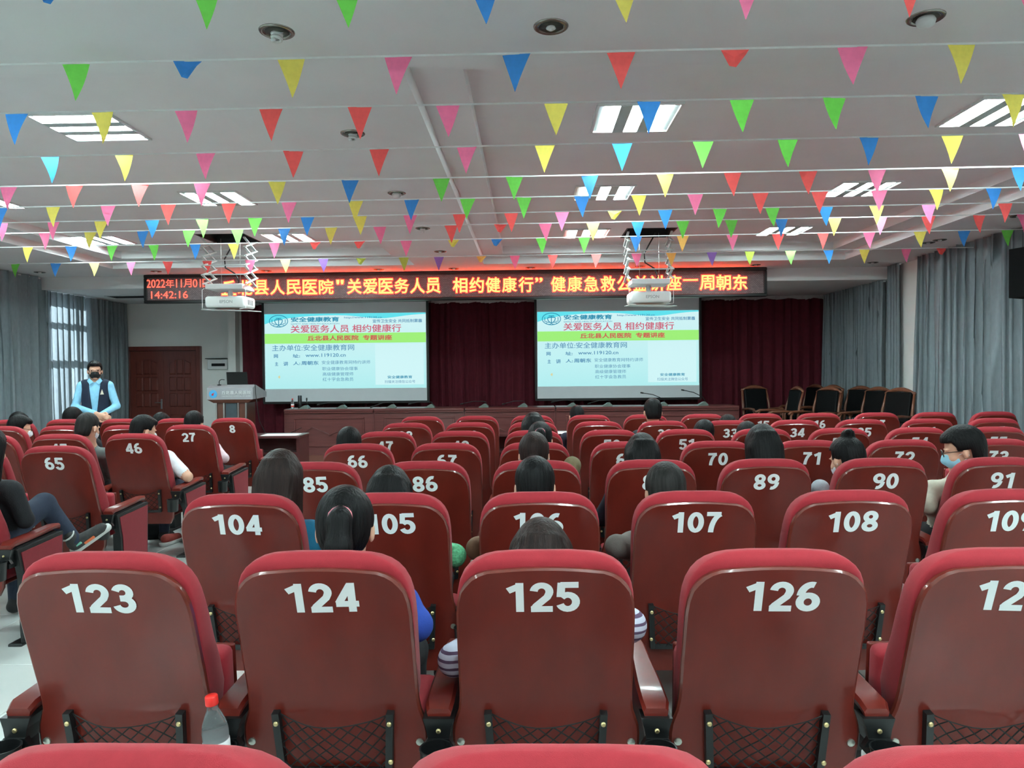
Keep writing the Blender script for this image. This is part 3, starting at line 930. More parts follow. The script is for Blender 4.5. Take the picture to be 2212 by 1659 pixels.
# laptop, microphone, phone, cable
lt = thing('laptop', 'open black laptop on top of the lectern', 'laptop', ((pl + pr) / 2 + .06, YP + .2, ST_Z + H1 + .04))
MB().box((0, .08, -.018), (.34, .24, .014), bevel=.004, rot=(-.254, 0, 0)).obj('keyboard_base', M_black, lt)
MB().box((0, -.045, .11), (.34, .010, .21), bevel=.004, rot=(.12, 0, 0)).obj('lid', M_black, lt)
MB().box((0, .08, -.027), (.30, .20, .008), rot=(-.254, 0, 0)).obj('rubber_foot', M_black, lt)
mk = thing('lectern_microphone', 'thin black gooseneck microphone on the lectern beside the laptop', 'microphone', (pl + .16, YP + .1, ST_Z + H1 + .050))
MB().tube([(0, 0, 0), (0, 0, .05), (.012, 0, .075), (.04, 0, .085), (.085, .005, .08)], .006, 6).obj('gooseneck', M_black, mk, smooth=True)
MB().lathe([(0, -.008), (.03, -.008), (.03, .006), (0, .009)], 12).obj('mic_base', M_black, mk)
b = MB().tube([(pr - .03, YP + .12, ST_Z + H1 + .056), (pr + .012, YP + .08, ST_Z + H1 + .045), (pr + .05, YP - .01, ST_Z + H1 - .08), (pr + .07, YP - .01, ST_Z + H0 - .1), (pr + .10, YP, .75), (pr + .2, YP + .05, .5), (pr + .38, YP + .1, .42), (pr + .55, YP + .2, .55), (pr + .62, YP + .5, .60)], .006, 6)
tag(b.obj('cable', M_black, smooth=True), 'thin dark cable looping down beside the lectern', 'cable')

# ------------------------------------------------------------------ desks in front of the first row
M_desk = mat('front_desk_wood', (70, 36, 36), .3, .2, 5, stretch=(.6, 5, 5), coat=.35, coat_rough=.12)
def desk(x0, x1, y0, label):
    t = thing('front_desk', label, 'desk', ((x0 + x1) / 2, y0, 0), group='low desks in front of the first row')
    w = x1 - x0
    MB().box((0, .22, .735), (w, .46, .03), bevel=.006).obj('desk_top', M_desk, t)
    for s in (-1, 1):
        MB().span((s * (w / 2 - .02) - .018, .02, 0), (s * (w / 2 - .02) + .018, .42, .72)).obj('side_panel', M_desk, t)
    MB().span((-w / 2 + .04, .38, .12), (w / 2 - .04, .41, .72)).obj('modesty_panel', M_desk, t)
    MB().span((-w / 2 + .04, .05, .52), (w / 2 - .04, .37, .54)).obj('shelf', M_desk, t)
    return t
dx = at_y(648, 938, 9.0).x
desk(dx - 1.3, dx, 8.95, 'dark wooden desk with white papers in front of seat 8')
b = MB().box((dx - .26, 9.10, .7515), (.44, .26, .003))
tag(b.obj('paper_sheet', mat('paper', (226, 232, 232), .8, .02, 10)), 'white paper sheets lying on the dark desk beside the lectern', 'paper')
X0 = -.9
for k in range(4):
    desk(X0 + 1.55 * k, X0 + 1.55 * (k + 1) - .03, 8.95, ['dark wooden desk in front of seats 10 and 11', 'dark wooden desk in front of seats 12 to 14', 'dark wooden desk in front of seats 15 to 17', 'dark wooden desk in front of seats 18 and 19'][k])
p = at_y(1216, 930, 9.05)
tag(MB().box((p.x, 9.08, .7515), (.24, .3, .003)).obj('paper_sheet', mat('paper', (226, 232, 232))), 'white paper lying on the desk in front of seats 11 and 12', 'paper')

# ------------------------------------------------------------------ wooden armchairs stored on the stage
M_arm = mat('armchair_wood', (112, 66, 46), .35, .2, 5, stretch=(5, 5, .6), coat=.3)
M_leather = mat('black_leather', (13, 14, 15), .55, .2, 30, bump=.1, spec=.12)
def armchair(x, y, rz, label):
    t = thing('armchair', label, 'chair', (x, y, ST_Z), (0, 0, rz), 'wooden armchairs stored on the stage')
    # faces -Y
    MB().box((0, -.02, .46), (.50, .48, .09), bevel=.03, seg=2).obj('seat', M_leather, t)
    MB().box((0, .0, .40), (.54, .5, .05), bevel=.01).obj('seat_frame', M_arm, t)
    R = (-.16, 0, 0)
    MB().box((0, .285, .79), (.42, .06, .46), bevel=.025, seg=2, rot=R).obj('backrest_cushion', M_leather, t)
    for s in (-1, 1):
        MB().tube([(s * .25, .24, .02), (s * .25, .22, .42), (s * .245, .27, .75), (s * .225, .345, 1.02)], [.02, .022, .022, .018], 8).obj('leg', M_arm, t, smooth=True)
        MB().tube([(s * .25, -.22, 0), (s * .25, -.22, .42), (s * .26, -.23, .60), (s * .265, -.19, .655)], [.018, .024, .02, .02], 8).obj('leg', M_arm, t, smooth=True)
        MB().tube([(s * .27, -.27, .635), (s * .27, -.2, .67), (s * .265, .0, .675), (s * .25, .26, .655)], [.02, .024, .022, .02], 8).obj('armrest', M_arm, t, smooth=True)
    b = MB()
    pts = [(-.245 + .49 * i / 8, .335 + .012 * math.sin(math.pi * i / 8), .99 + .065 * math.sin(math.pi * i / 8)) for i in range(9)]
    b.tube(pts, [.02, .026, .03, .033, .034, .033, .03, .026, .02], 8)
    b.obj('top_rail', M_arm, t, smooth=True)
    return t
def ac(px, Y, rz, lab):
    armchair(at_y(px, 860, Y).x, Y, rz, lab)
armchair(4.15, 13.20, 0.15, 'wooden armchair facing the audience beside the end stage table')
armchair(4.17, 12.50, -1.50, 'wooden armchair turned side-on next to the one by the stage table')
armchair(5.05, 13.90, -1.30, 'wooden armchair deepest in the corner against the maroon curtain')
armchair(5.12, 13.20, -1.20, 'wooden armchair standing where the maroon and grey curtains meet')
armchair(4.57, 11.95, -1.10, 'wooden armchair with a curved arm in front of the grey curtain, between two others')
armchair(5.20, 12.22, -1.10, 'wooden armchair with its tall back against the grey curtain')
armchair(5.18, 11.55, -1.10, 'wooden armchair half covered by the grey curtain')
armchair(5.20, 10.92, -1.10, 'wooden armchair next to the narrow grey curtain by the white column')

# ------------------------------------------------------------------ loudspeaker on the right wall
p = at_y(2206, 598, 8.45)
ls = thing('loudspeaker', 'black wall-mounted loudspeaker in front of the grey curtain', 'speaker', (XR - .54, 7.96, 2.24), (0, 0, .5))
MB().poly([(-.17, -.16, 0), (.17, -.16, 0), (.13, .16, .0), (-.13, .16, 0)], (0, 0, .52)).obj('cabinet', mat('speaker_black', (8, 8, 9), .8, .2, 30, spec=.1), ls)
MB().box((-.0, -.165, .26), (.30, .012, .47), bevel=.004).obj('grille', mat('grille_cloth', (7, 7, 8), .95, .3, 200, spec=.05), ls)
MB().box((0, -.174, .40), (.045, .006, .012)).obj('badge', M_chrome, ls)
MB().beam((.05, .02, .3), (.47, -.26, .32), .05, .04).obj('wall_bracket', M_black, ls)

# ------------------------------------------------------------------ projectors on scissor lifts
def projector(px, label):
    Y = LIFT_Y
    X = at_y(px, 650, Y).x
    t = thing('ceiling_projector', label, 'projector', (X, Y, Z_TOP), group='projectors on scissor lifts')
    hb_ = MB()
    for A_, B_ in (((-.33, -.35, -.002), (-.31, .35, .40)), ((.31, -.35, -.002), (.33, .35, .40)), ((-.31, -.35, -.002), (.31, -.33, .40)), ((-.31, .33, -.002), (.31, .35, .40)), ((-.33, -.35, .40), (.33, .35, .42))):
        hb_.span(A_, B_)
    hb_.obj('lift_housing', mat('black_lift_box', (20, 20, 22), .7, .1, 10), t)
    zt, zb, n = -.02, -.635, 5
    M_sc = mat('white_lift_steel', (205, 210, 208), .4, .05, 20)
    for s in (-1, 1):
        x = s * .285
        for k in range(n):
            a, c = zt + (zb - zt) * k / n, zt + (zb - zt) * (k + 1) / n
            MB().beam((x - .008, -.21, a), (x - .008, .21, c), .014, .030, up=(1, 0, 0)).obj('scissor_arm', M_sc, t)
            MB().beam((x + .008, .21, a), (x + .008, -.21, c), .014, .030, up=(1, 0, 0)).obj('scissor_arm', M_sc, t)
    for k in (2, 3, 4):
        zz = zt + (zb - zt) * k / n
        MB().tube([(-.285, -.21, zz), (.285, -.21, zz)], .008, 6).obj('cross_bar', M_sc, t)
    for x in (-.12, .14):
        MB().tube([(x, 0, 0), (x, 0, zb)], .002, 4).obj('lift_cable', M_chrome, t)
    MB().tube([(.1, 0, 0), (.03, -.02, -.12), (-.06, -.03, -.28), (-.05, -.03, -.40), (.08, -.02, -.48), (.12, 0, -.58), (.1, 0, -.63)], .010, 6).obj('power_cable', M_black, t, smooth=True)
    MB().box((0, 0, zb - .035), (.50, .44, .07), bevel=.006).obj('carriage', M_white, t)
    MB().tube([(0, 0, zb - .07), (0, 0, zb - .15)], .035, 10).obj('mount_pole', M_white, t)
    bz = zb - .235
    bod = MB().box((0, 0, bz), (.54, .40, .15), bevel=.035, seg=3).obj('body', mat('projector_shell', (226, 228, 226), .3, .02, 5), t, smooth=True, angle=50)
    link('lettering', text_mesh('EPSON', .01, mat('grey_print', (150, 152, 152), .5, .05, 20), .17, .04), bod, (.02, -.203, bz))
    MB().lathe([(0, 0), (.055, 0), (.06, .03), (.045, .035), (.04, .02), (0, .02)], 20, (0, .195, bz), 0, Matrix.Rotation(-math.pi / 2, 3, 'X')).obj('lens', M_black, bod)
    for k in range(5):
        MB().box((.271, -.08 + .04 * k, bz + .0), (.006, .012, .07)).obj('vent_slot_shade', M_dark, bod)
    for s in (-1, 1):
        MB().tube([(s * .27, -.2, zb - .06), (s * .29, -.22, zb - .08), (s * .29, -.22, bz - .09), (s * .2, -.2, bz - .10)], .004, 5).obj('cage_wire', M_white, t)
    MB().box((.02, .0, bz - .105), (.62, .50, .008), rot=(.05, .03, 0)).obj('tray_board', mat('frosted_board', (200, 206, 204), .35, .04, 10), t)
projector(498, 'white projector on a scissor lift hanging in front of the LED banner date')
projector(1401, 'white projector on a scissor lift hanging before the slide next to the armchairs')

# ------------------------------------------------------------------ bunting
Z_BUNT = 1.514 + 1.52
FLC = {'g': (118, 214, 88), 'b': (62, 136, 212), 'y': (236, 220, 104), 'p': (250, 126, 168), 'r': (250, 100, 98), 'o': (244, 192, 104), 'v': (146, 112, 196), 'l': (184, 208, 92)}
FLN = {'g': 'green', 'b': 'blue', 'y': 'yellow', 'p': 'pink', 'r': 'red', 'o': 'orange', 'v': 'violet', 'l': 'lime'}
FW, FH = .135, .182
fl_me = {}
def flag_mesh(c, kind):
    if (c, kind) in fl_me:
        return fl_me[(c, kind)]
    m = mat('flag_' + FLN[c], FLC[c], .65, .06, 40, transl=.55)
    v, f = [], []
    if kind == 0 or kind == 1:
        n = 6
        for i in range(n + 1):
            t = i / n
            hw = FW / 2 * (1 - t) + .0008
            bow = (.012 if kind == 0 else -.010) * math.sin(t * 3.0) * (1 if i else 0)
            sk = (.004 if kind == 0 else -.005) * t
            for x in (-hw, 0, hw):
                v.append((x + sk, bow + (.004 * (1 - t) if x else 0), -FH * t))
        for i in range(n):
            for k in range(2):
                a = i * 3 + k
                f.append((a, a + 1, a + 4, a + 3))
    else:                       # curled up flag
        v = [(-FW / 2, 0, 0), (FW / 2, 0, 0), (FW / 2 - .02, -.02, -.03), (.0, -.012, -.088), (-.03, -.004, -.078), (0, .016, -.03)]
        f = [(0, 5, 2, 1), (0, 4, 5), (5, 4, 3), (5, 3, 2)]
    me = bpy.data.meshes.new('flag')
    me.from_pydata(v, [], f)
    me.materials.append(m)
    me.polygons.foreach_set('use_smooth', [kind < 2] * len(f))
    fl_me[(c, kind)] = me
    return me
M_cord = mat('white_tape', (228, 230, 230), .7, .03, 20)
STR = [
    (-36, -66, [(112, 'B'), (441, 'g'), (745, 'g'), (1045, 'b'), (1348, 'y'), (1614, 'p'), (1960, 'r'), (2230, 'p')]),
    (141, 93, [(163, 'g'), (405, 'B'), (628, 'y'), (860, 'p'), (1115, 'b'), (1342, 'r'), (1588, 'R'), (1842, 'p'), (2078, 'y')]),
    (246, 203, [(35, 'b'), (220, 'y'), (401, 'p'), (585, 'r'), (777, 'r'), (967, 'p'), (1201, 'y'), (1402, 'b'), (1603, 'g'), (1803, 'g'), (2003, 'b'), (2190, 'y')]),
    (341, 289, [(107, 'b'), (267, 'y'), (444, 'p'), (633, 'r'), (819, 'r'), (1008, 'p'), (1177, 'y'), (1344, 'b'), (1519, 'g'), (1702, 'g'), (1878, 'b'), (2058, 'y'), (2225, 'p')]),
    (404, 360, [(18, 'p'), (160, 'r'), (302, 'r'), (436, 'p'), (598, 'y'), (756, 'b'), (953, 'g'), (1111, 'g'), (1274, 'b'), (1437, 'y'), (1583, 'r'), (1746, 'r'), (1895, 'p'), (2053, 'y'), (2205, 'b')]),
    (449, 405, [(0, 'b'), (114, 'y'), (233, 'p'), (363, 'r'), (494, 'r'), (624, 'p'), (768, 'y'), (889, 'b'), (1010, 'g'), (1132, 'g'), (1257, 'b'), (1380, 'y'), (1502, 'p'), (1643, 'r'), (1771, 'r'), (1899, 'p'), (2023, 'y'), (2147, 'b')]),
    (482, 438, [(3, 'p'), (115, 'p'), (218, 'y'), (328, 'b'), (436, 'g'), (551, 'g'), (664, 'b'), (777, 'y'), (886, 'p'), (993, 'r'), (1104, 'r'), (1214, 'p'), (1328, 'Y'), (1437, 'b'), (1555, 'g'), (1669, 'g'), (1784, 'b'), (1894, 'y'), (2007, 'p'), (2172, 'r')]),
    (505, 463, [(95, 'p'), (195, 'y'), (308, 'b'), (408, 'g'), (512, 'g'), (614, 'b'), (715, 'y'), (820, 'p'), (974, 'r'), (1081, 'R'), (1178, 'p'), (1281, 'y'), (1378, 'b'), (1475, 'g'), (1580, 'g'), (1688, 'b'), (1803, 'y'), (1902, 'p'), (2006, 'r'), (2116, 'r'), (2210, 'p')]),
    (535, 496, [(60, 'y'), (153, 'b'), (242, 'g'), (331, 'g'), (421, 'b'), (504, 'y'), (592, 'p'), (681, 'R'), (777, 'R'), (877, 'p'), (980, 'Y'), (1073, 'B'), (1170, 'g'), (1262, 'g'), (1374, 'b'), (1475, 'o'), (1582, 'p'), (1681, 'r'), (1778, 'r'), (1878, 'p'), (1988, 'y'), (2083, 'b'), (2177, 'g')]),
    (571, 533, [(33, 'g'), (120, 'b'), (203, 'y'), (283, 'p'), (362, 'r'), (447, 'r'), (540, 'p'), (616, 'o'), (698, 'v'), (780, 'L'), (872, 'l'), (948, 'v'), (1040, 'O'), (1112, 'p'), (1194, 'r'), (1288, 'r'), (1375, 'p'), (1450, 'o'), (1538, 'v'), (1620, 'l'), (1708, 'g'), (1790, 'b'), (1868, 'y'), (1958, 'p'), (2033, 'R')]),
]
ORD = ['tenth', 'ninth', 'eighth', 'seventh', 'sixth', 'fifth', 'fourth', 'third', 'second', 'first']
rf = random.Random(5)
for si, (ya, yb, flags) in enumerate(STR):
    A, B = at_z(0, ya, Z_BUNT), at_z(W_PX, yb, Z_BUNT)
    d = (B - A) / (B.x - A.x)
    xl_ = XL + (.16 if (A + d * (XL - A.x)).y > 6.2 else 0)      # tied to the curtain where one hangs, else to the wall
    xr_ = XR - (.16 if (A + d * (XR - A.x)).y > 5.6 else 0)
    P0, P1 = A + d * (xl_ - A.x), A + d * (xr_ - A.x)
    t = thing('bunting_string', ('string of coloured paper pennants across the hall, %s counting from the LED banner' % ORD[si]) if si < 9 else 'string of coloured paper pennants across the hall, closest to the LED banner', 'bunting', P0, group='bunting strings under the ceiling')
    pts = []
    for px, c in flags:
        lo, hi = xl_, xr_
        for _ in range(40):
            mid = (lo + hi) / 2
            if proj(P0 + d * (mid - xl_))[0] < px:
                lo = mid
            else:
                hi = mid
        q = P0 + d * (lo - xl_)
        pts.append(q)
        kind = 2 if c.isupper() else rf.randint(0, 1)
        o = link('flag', flag_mesh(c.lower(), kind), t, q - P0, (rf.uniform(-.08, .08), rf.uniform(-.03, .03), rf.uniform(-.15, .15)))
    b = MB().beam((0, 0, .003), P1 - P0 + Vector((0, 0, .003)), .003, .010)
    b.obj('cord', M_cord, t)
# ------------------------------------------------------------------ auditorium chairs
M_fab = mat('red_fabric', (150, 33, 44), .92, .06, 60, sheen=.08, bump=.25, bscale=900)
M_fabs = mat('red_fabric_panel', (124, 30, 40), .92, .06, 60, sheen=.05, bump=.2, bscale=900)
M_wood = mat('varnished_back', (100, 30, 22), .36, .18, 5, stretch=(2.2, 2.2, .7), coat=.22, coat_rough=.10, spec=.3, detail=6)
M_edge = mat('varnished_edge', (98, 38, 28), .3, .1, 8, coat=.6, coat_rough=.08)
M_num = mat('number_white', (238, 244, 244), .5, .02, 20)
M_bolt = mat('zinc_bolt', (200, 200, 190), .3, .05, 30, metal=.9)
M_brass = mat('brass_bolt', (196, 176, 130), .3, .05, 30, metal=.9)
M_net = mat('black_net', (12, 12, 13), .8, .2, 20)
M_frame = mat('black_steel', (20, 21, 22), .45, .2, 20)

def ypan(z):
    return .012 + (1.0 - z) * .33 if z >= .57 else .012 + .43 * .33 + (.57 - z) * .16
LOW = [(.28, .215), (.33, .245), (.42, .259), (.49, .262), (.52, .260), (.545, .252), (.57, .243), (.61, .238), (.70, .238), (.82, .237)]
def interp(tab, z):
    if z <= tab[0][0]:
        return tab[0][1]
    for (a, va), (b_, vb) in zip(tab, tab[1:]):
        if z <= b_:
            return va + (vb - va) * (z - a) / (b_ - a)
    return tab[-1][1]
def hw_pan(z):
    if z < .82:
        return interp(LOW, z)
    t = min(1.0, (z - .82) / (1.0 - .82))
    return .100 + .137 * (1 - t ** 3.4) ** (1 / 2.6)
# wooden back panel with a rounded edge
zs = [.28, .33, .40, .46, .50, .525, .545, .57, .60, .63, .68, .75, .82, .87, .905, .935, .958, .975, .987, .995, 1.0]
def back_panel():
    b = MB()
    TH, BV = .020, .006
    nx = 9
    rows = []
    for z in zs:
        hw = hw_pan(z)
        rows.append([(hw * (2 * k / (nx - 1) - 1), z) for k in range(nx)])
    crown = lambda x, z: (z + (.004 * (1 - (x / .1) ** 2) if z >= .9999 else 0))
    V = []
    for layer, (dy, shr) in enumerate(((0.0, BV), (BV, 0.0), (TH, 0.0))):
        for r in rows:
            for (x, z) in r:
                zz = crown(x, z) - (shr if z > .95 else 0)
                sx = 1 - shr / .23
                V.append((x * sx, ypan(zz) + dy, zz))
    nr = len(zs)
    I = lambda l, r, k: l * nr * nx + r * nx + k
    Fc, Mi = [], []
    for r in range(nr - 1):
        for k in range(nx - 1):
            Fc.append((I(0, r, k), I(0, r, k + 1), I(0, r + 1, k + 1), I(0, r + 1, k))); Mi.append(0)
            Fc.append((I(2, r, k), I(2, r + 1, k), I(2, r + 1, k + 1), I(2, r, k + 1))); Mi.append(0)
    for l in (0, 1):
        for r in range(nr - 1):
            for k in (0, nx - 1):
                Fc.append((I(l, r, k), I(l, r + 1, k), I(l + 1, r + 1, k), I(l + 1, r, k))); Mi.append(1)
        for k in range(nx - 1):
            for r in (0, nr - 1):
                Fc.append((I(l, r, k), I(l, r, k + 1), I(l + 1, r, k + 1), I(l + 1, r, k))); Mi.append(1)
    b.v, b.f, b.m = V, Fc, Mi
    return b.mesh('back_panel', [M_wood, M_edge], True, 35)
def cushion():
    b = MB()
    n = 36
    zt = 1.040
    zz = [.475, .485, .50, .54, .60, .68, .76, .84, .89, .925, .955, .98, 1.0, 1.015, 1.027, 1.035, 1.040]
    for z in zz:
        if z < .84:
            hw = interp([(.475, .19), (.50, .215), (.60, .226), (.70, .232), (.84, .238)], z)
        else:
            t = (z - .84) / (zt - .84)
            hw = .085 + .153 * max(0, 1 - t ** 3.6) ** (1 / 2.2)
        th = interp([(.475, .09), (.50, .14), (.58, .175), (.66, .165), (.78, .125), (.90, .105), (1.04, .095)], z)
        if z > .98:
            t = (z - .98) / (zt - .98)
            th *= max(.12, (1 - t ** 2.6)) ** .5
        yr = ypan(z) + .019
        if z > .98:
            yr += .10 * .5 * (1 - max(.12, (1 - ((z - .98) / (zt - .98)) ** 2.6)) ** .5)
        yc_ = yr + th / 2
        for k in range(n):
            a = 2 * math.pi * k / n
            ca, sa = math.cos(a), math.sin(a)
            e = .30
            x = hw * abs(ca) ** e * (1 if ca >= 0 else -1)
            y = th / 2 * abs(sa) ** (.62 if sa > 0 else .22) * (1 if sa >= 0 else -1)
            bul = .012 * (1 - (x / .25) ** 2) if sa > 0 else 0
            b.v.append((x, yc_ + y - bul, z))
    for r in range(len(zz) - 1):
        for k in range(n):
            b.f.append((r * n + k, r * n + (k + 1) % n, (r + 1) * n + (k + 1) % n, (r + 1) * n + k))
    b.f.append(tuple(range(n)))
    b.f.append(tuple(range((len(zz) - 1) * n, len(zz) * n)))
    b.m = [0] * len(b.f)
    return b.mesh('back_cushion', M_fab, True, 60)
def seat_meshes():
    b = MB().box((0, .225, .045), (.46, .45, .10), bevel=.035, seg=3)
    a = b.mesh('seat_cushion', M_fab, True, 60)
    b = MB().box((0, .22, -.012), (.45, .43, .022), bevel=.009, seg=2)
    return a, b.mesh('seat_shell', M_wood, True, 50)
def arm_mesh():
    b = MB()
    pts = [(.025, .585, .034), (.05, .60, .040), (.16, .605, .039), (.30, .612, .033), (.42, .622, .028), (.475, .618, .024), (.485, .606, .018)]
    V, n = [], len(pts)
    for y, z, hw in pts:
        V += [(-hw, y, z), (-hw + .008, y, z + .010), (hw - .008, y, z + .010), (hw, y, z), (hw - .004, y, z - .016), (-hw + .004, y, z - .016)]
    Fc = []
    for i in range(n - 1):
        for k in range(6):
            Fc.append((i * 6 + k, i * 6 + (k + 1) % 6, (i + 1) * 6 + (k + 1) % 6, (i + 1) * 6 + k))
    Fc.append(tuple(range(6)))
    Fc.append(tuple(range((n - 1) * 6, n * 6)))
    b.add(V, Fc)
    return b.mesh('armrest', M_wood, True, 40)
def stand_mesh():
    b = MB()
    b.poly([(-.025, .05, .572), (-.025, .44, .592), (-.025, .40, .50), (-.025, .34, .42), (-.025, .33, .03), (-.025, .20, .03), (-.025, .19, .40), (-.025, .09, .50)], (.05, 0, 0))
    b.box((0, .27, .015), (.08, .36, .03), bevel=.006)
    return b.mesh('stand', M_frame)
def bracket_mesh():
    b = MB()
    b.poly([(-.043, .02, .574), (.043, .02, .574), (.034, .02, .545), (.027, .02, .505), (.029, .02, .47), (-.029, .02, .47), (-.027, .02, .505), (-.034, .02, .545)], (0, .06, 0))
    b.poly([(-.044, .015, .498), (.044, .015, .498), (.030, .015, .52), (-.030, .015, .52)], (0, .02, 0))
    return b.mesh('bracket', M_black)
def cup_mesh():
    b = MB().lathe([(0, .42), (.038, .42), (.040, .425), (.044, .51), (.046, .515), (.046, .519), (.042, .519), (.041, .505), (.036, .43), (0, .428)], 24, (0, -.028, 0))
    return b.mesh('cup_holder', M_black, True, 40)
PZ0, PZ1 = .385, .570
def pocket_pt(x, z, off):
    ya, yb = ypan(PZ1), ypan(PZ0)
    return (x, ya + (yb - ya) * (PZ1 - z) / (PZ1 - PZ0) - off, z)
def pocket_meshes():
    b = MB()
    for s in (-1, 1):
        b.beam(pocket_pt(s * .160, PZ1, .012), pocket_pt(s * .150, PZ0, .012), .02, .022, up=(0, -1, .2))
    b.beam(pocket_pt(-.155, PZ0 + .005, .012), pocket_pt(.155, PZ0 + .005, .012), .02, .014, up=(0, -1, .2))
    fr = b.mesh('pocket_frame', M_frame)
    b = MB()
    W = .15
    def top(x):
        return PZ1 - .008 - .030 * (1 - (x / W) ** 2)
    def P(u, v):
        x = -W + 2 * W * u
        z = PZ0 + (top(x) - PZ0) * v
        return pocket_pt(x, z, .010 + .022 * math.sin(math.pi * u) * (.25 + .75 * v) + .004 * math.sin(9 * u + 5 * v))
    N, Mv = 7, 4
    for i in range(-Mv, N):
        for sgn in (0, 1):
            pts = []
            for k in range(Mv * 2 + 1):
                u = (i + k / 2) / N if True else 0
                if 0 <= u <= 1:
                    pts.append(P(u if sgn == 0 else 1 - u, k / (Mv * 2)))
            if len(pts) > 1:
                b.tube(pts, .0022, 3, cap=False)
    b.tube([P(k / 12, 1) for k in range(13)], .0018, 4)
    return fr, b.mesh('pocket_net', M_net)
def bolt_mesh(r, m):
    R = Matrix.Rotation(math.pi / 2, 3, 'X')
    return MB().lathe([(0, .004), (r * .6, .004), (r, .0015), (r, -.004)], 10, (0, 0, 0), 0, R).mesh('bolt', m, True, 40)
def end_panel_mesh():
    a = MB().poly([(0, .06, .565), (0, .47, .585), (0, .45, .03), (0, .12, .03), (0, .10, .40)], (.032, 0, 0)).mesh('end_panel_frame', M_frame)
    c = MB().poly([(.031, .09, .545), (.031, .455, .565), (.031, .435, .06), (.031, .14, .06), (.031, .125, .40)], (.006, 0, 0)).mesh('end_panel_fabric', M_fabs)
    return a, c
ME = dict(panel=back_panel(), cushion=cushion(), arm=arm_mesh(), stand=stand_mesh(), bracket=bracket_mesh(), cup=cup_mesh(), bolt=bolt_mesh(.011, M_bolt), sbolt=bolt_mesh(.007, M_brass))
ME['seat'], ME['shell'] = seat_meshes()
ME['pframe'], ME['net'] = pocket_meshes()
ME['endf'], ME['endc'] = end_panel_mesh()
SEATW = .60
ROWY = {1: 7.81, 2: 6.81, 3: 5.83, 4: 4.845, 5: 3.85, 6: 2.83, 7: 1.89, 8: .93}
def row_y(r):
    return ROWY[r]
COLX = [-1.90, -.92, .066, 1.075, 2.075, 3.075, 4.09, 5.10, 6.11, 7.11, 8.15]
def seat_x(r, c):
    if c >= 0:
        return SEATW * (COLX[c])
    return SEATW * (-5.30 + (c + 1))
CHAIR = {}
def armset(t, x, r):
    a = link('armrest', ME['arm'], t, (x, .115, -.015))
    s = link('stand', ME['stand'], t, (x, .105, -.015))
    link('bracket', ME['bracket'], s)
    c = link('cup_holder', ME['cup'], t, (x, .105, -.015))
    link('bolt', ME['sbolt'], s, (0, .019, .54))
hidden_lab = {}
def make_chair(r, c, num, occupied, left=True, right=False, label=None, hide=False, seat_dx=0.0):
    X, Y = seat_x(r, c), row_y(r)
    t = thing('auditorium_chair', label or ('%sred auditorium chair with white number %d on its varnished wooden back' % ('' if occupied else 'empty ', num)), 'chair', (X, Y, 0), (0, 0, random.uniform(-.012, .012)), 'numbered red chairs of the audience')
    p = link('back_panel', ME['panel'], t)
    cu = link('back_cushion', ME['cushion'], t)
    if not hide:
        nm = number_mesh(str(num), M_num, .089)
        zc = .922
        tl_ = math.atan(.33)
        link('seat_number', nm, p, (random.uniform(-.006, .016), ypan(zc) - .0012, zc), (tl_, random.uniform(-.025, .025), 0))
    se = link('seat', ME['seat'], t, (0, .235, .355) if occupied else (0, .425, .37), (math.radians(2 if occupied else 95), 0, 0))
    if not occupied:
        se.scale = (.92, .68, .90)
    link('seat_shell', ME['shell'], se)
    pf = link('pocket_frame', ME['pframe'], t)
    link('pocket_net', ME['net'], pf)
    for sx in (-.158, .158):
        for z in (.540, .425):
            q = pocket_pt(sx, z, .025)
            link('bolt', ME['sbolt'], pf, q)
    for sx in (-.238, .238):
        link('bolt', ME['bolt'], p, (sx, ypan(.475) - .003, .475), (.16, 0, 0))
    half = SEATW / 2
    if left:
        nb = (seat_x(r, c - 1) - X) / 2 if c != 0 else -half
        armset(t, nb, r)
    if right:
        armset(t, half, r)
    CHAIR[(r, c)] = t
    if r == 8:
        t.scale = (1, 1, .967)
    return t
OCC = set()
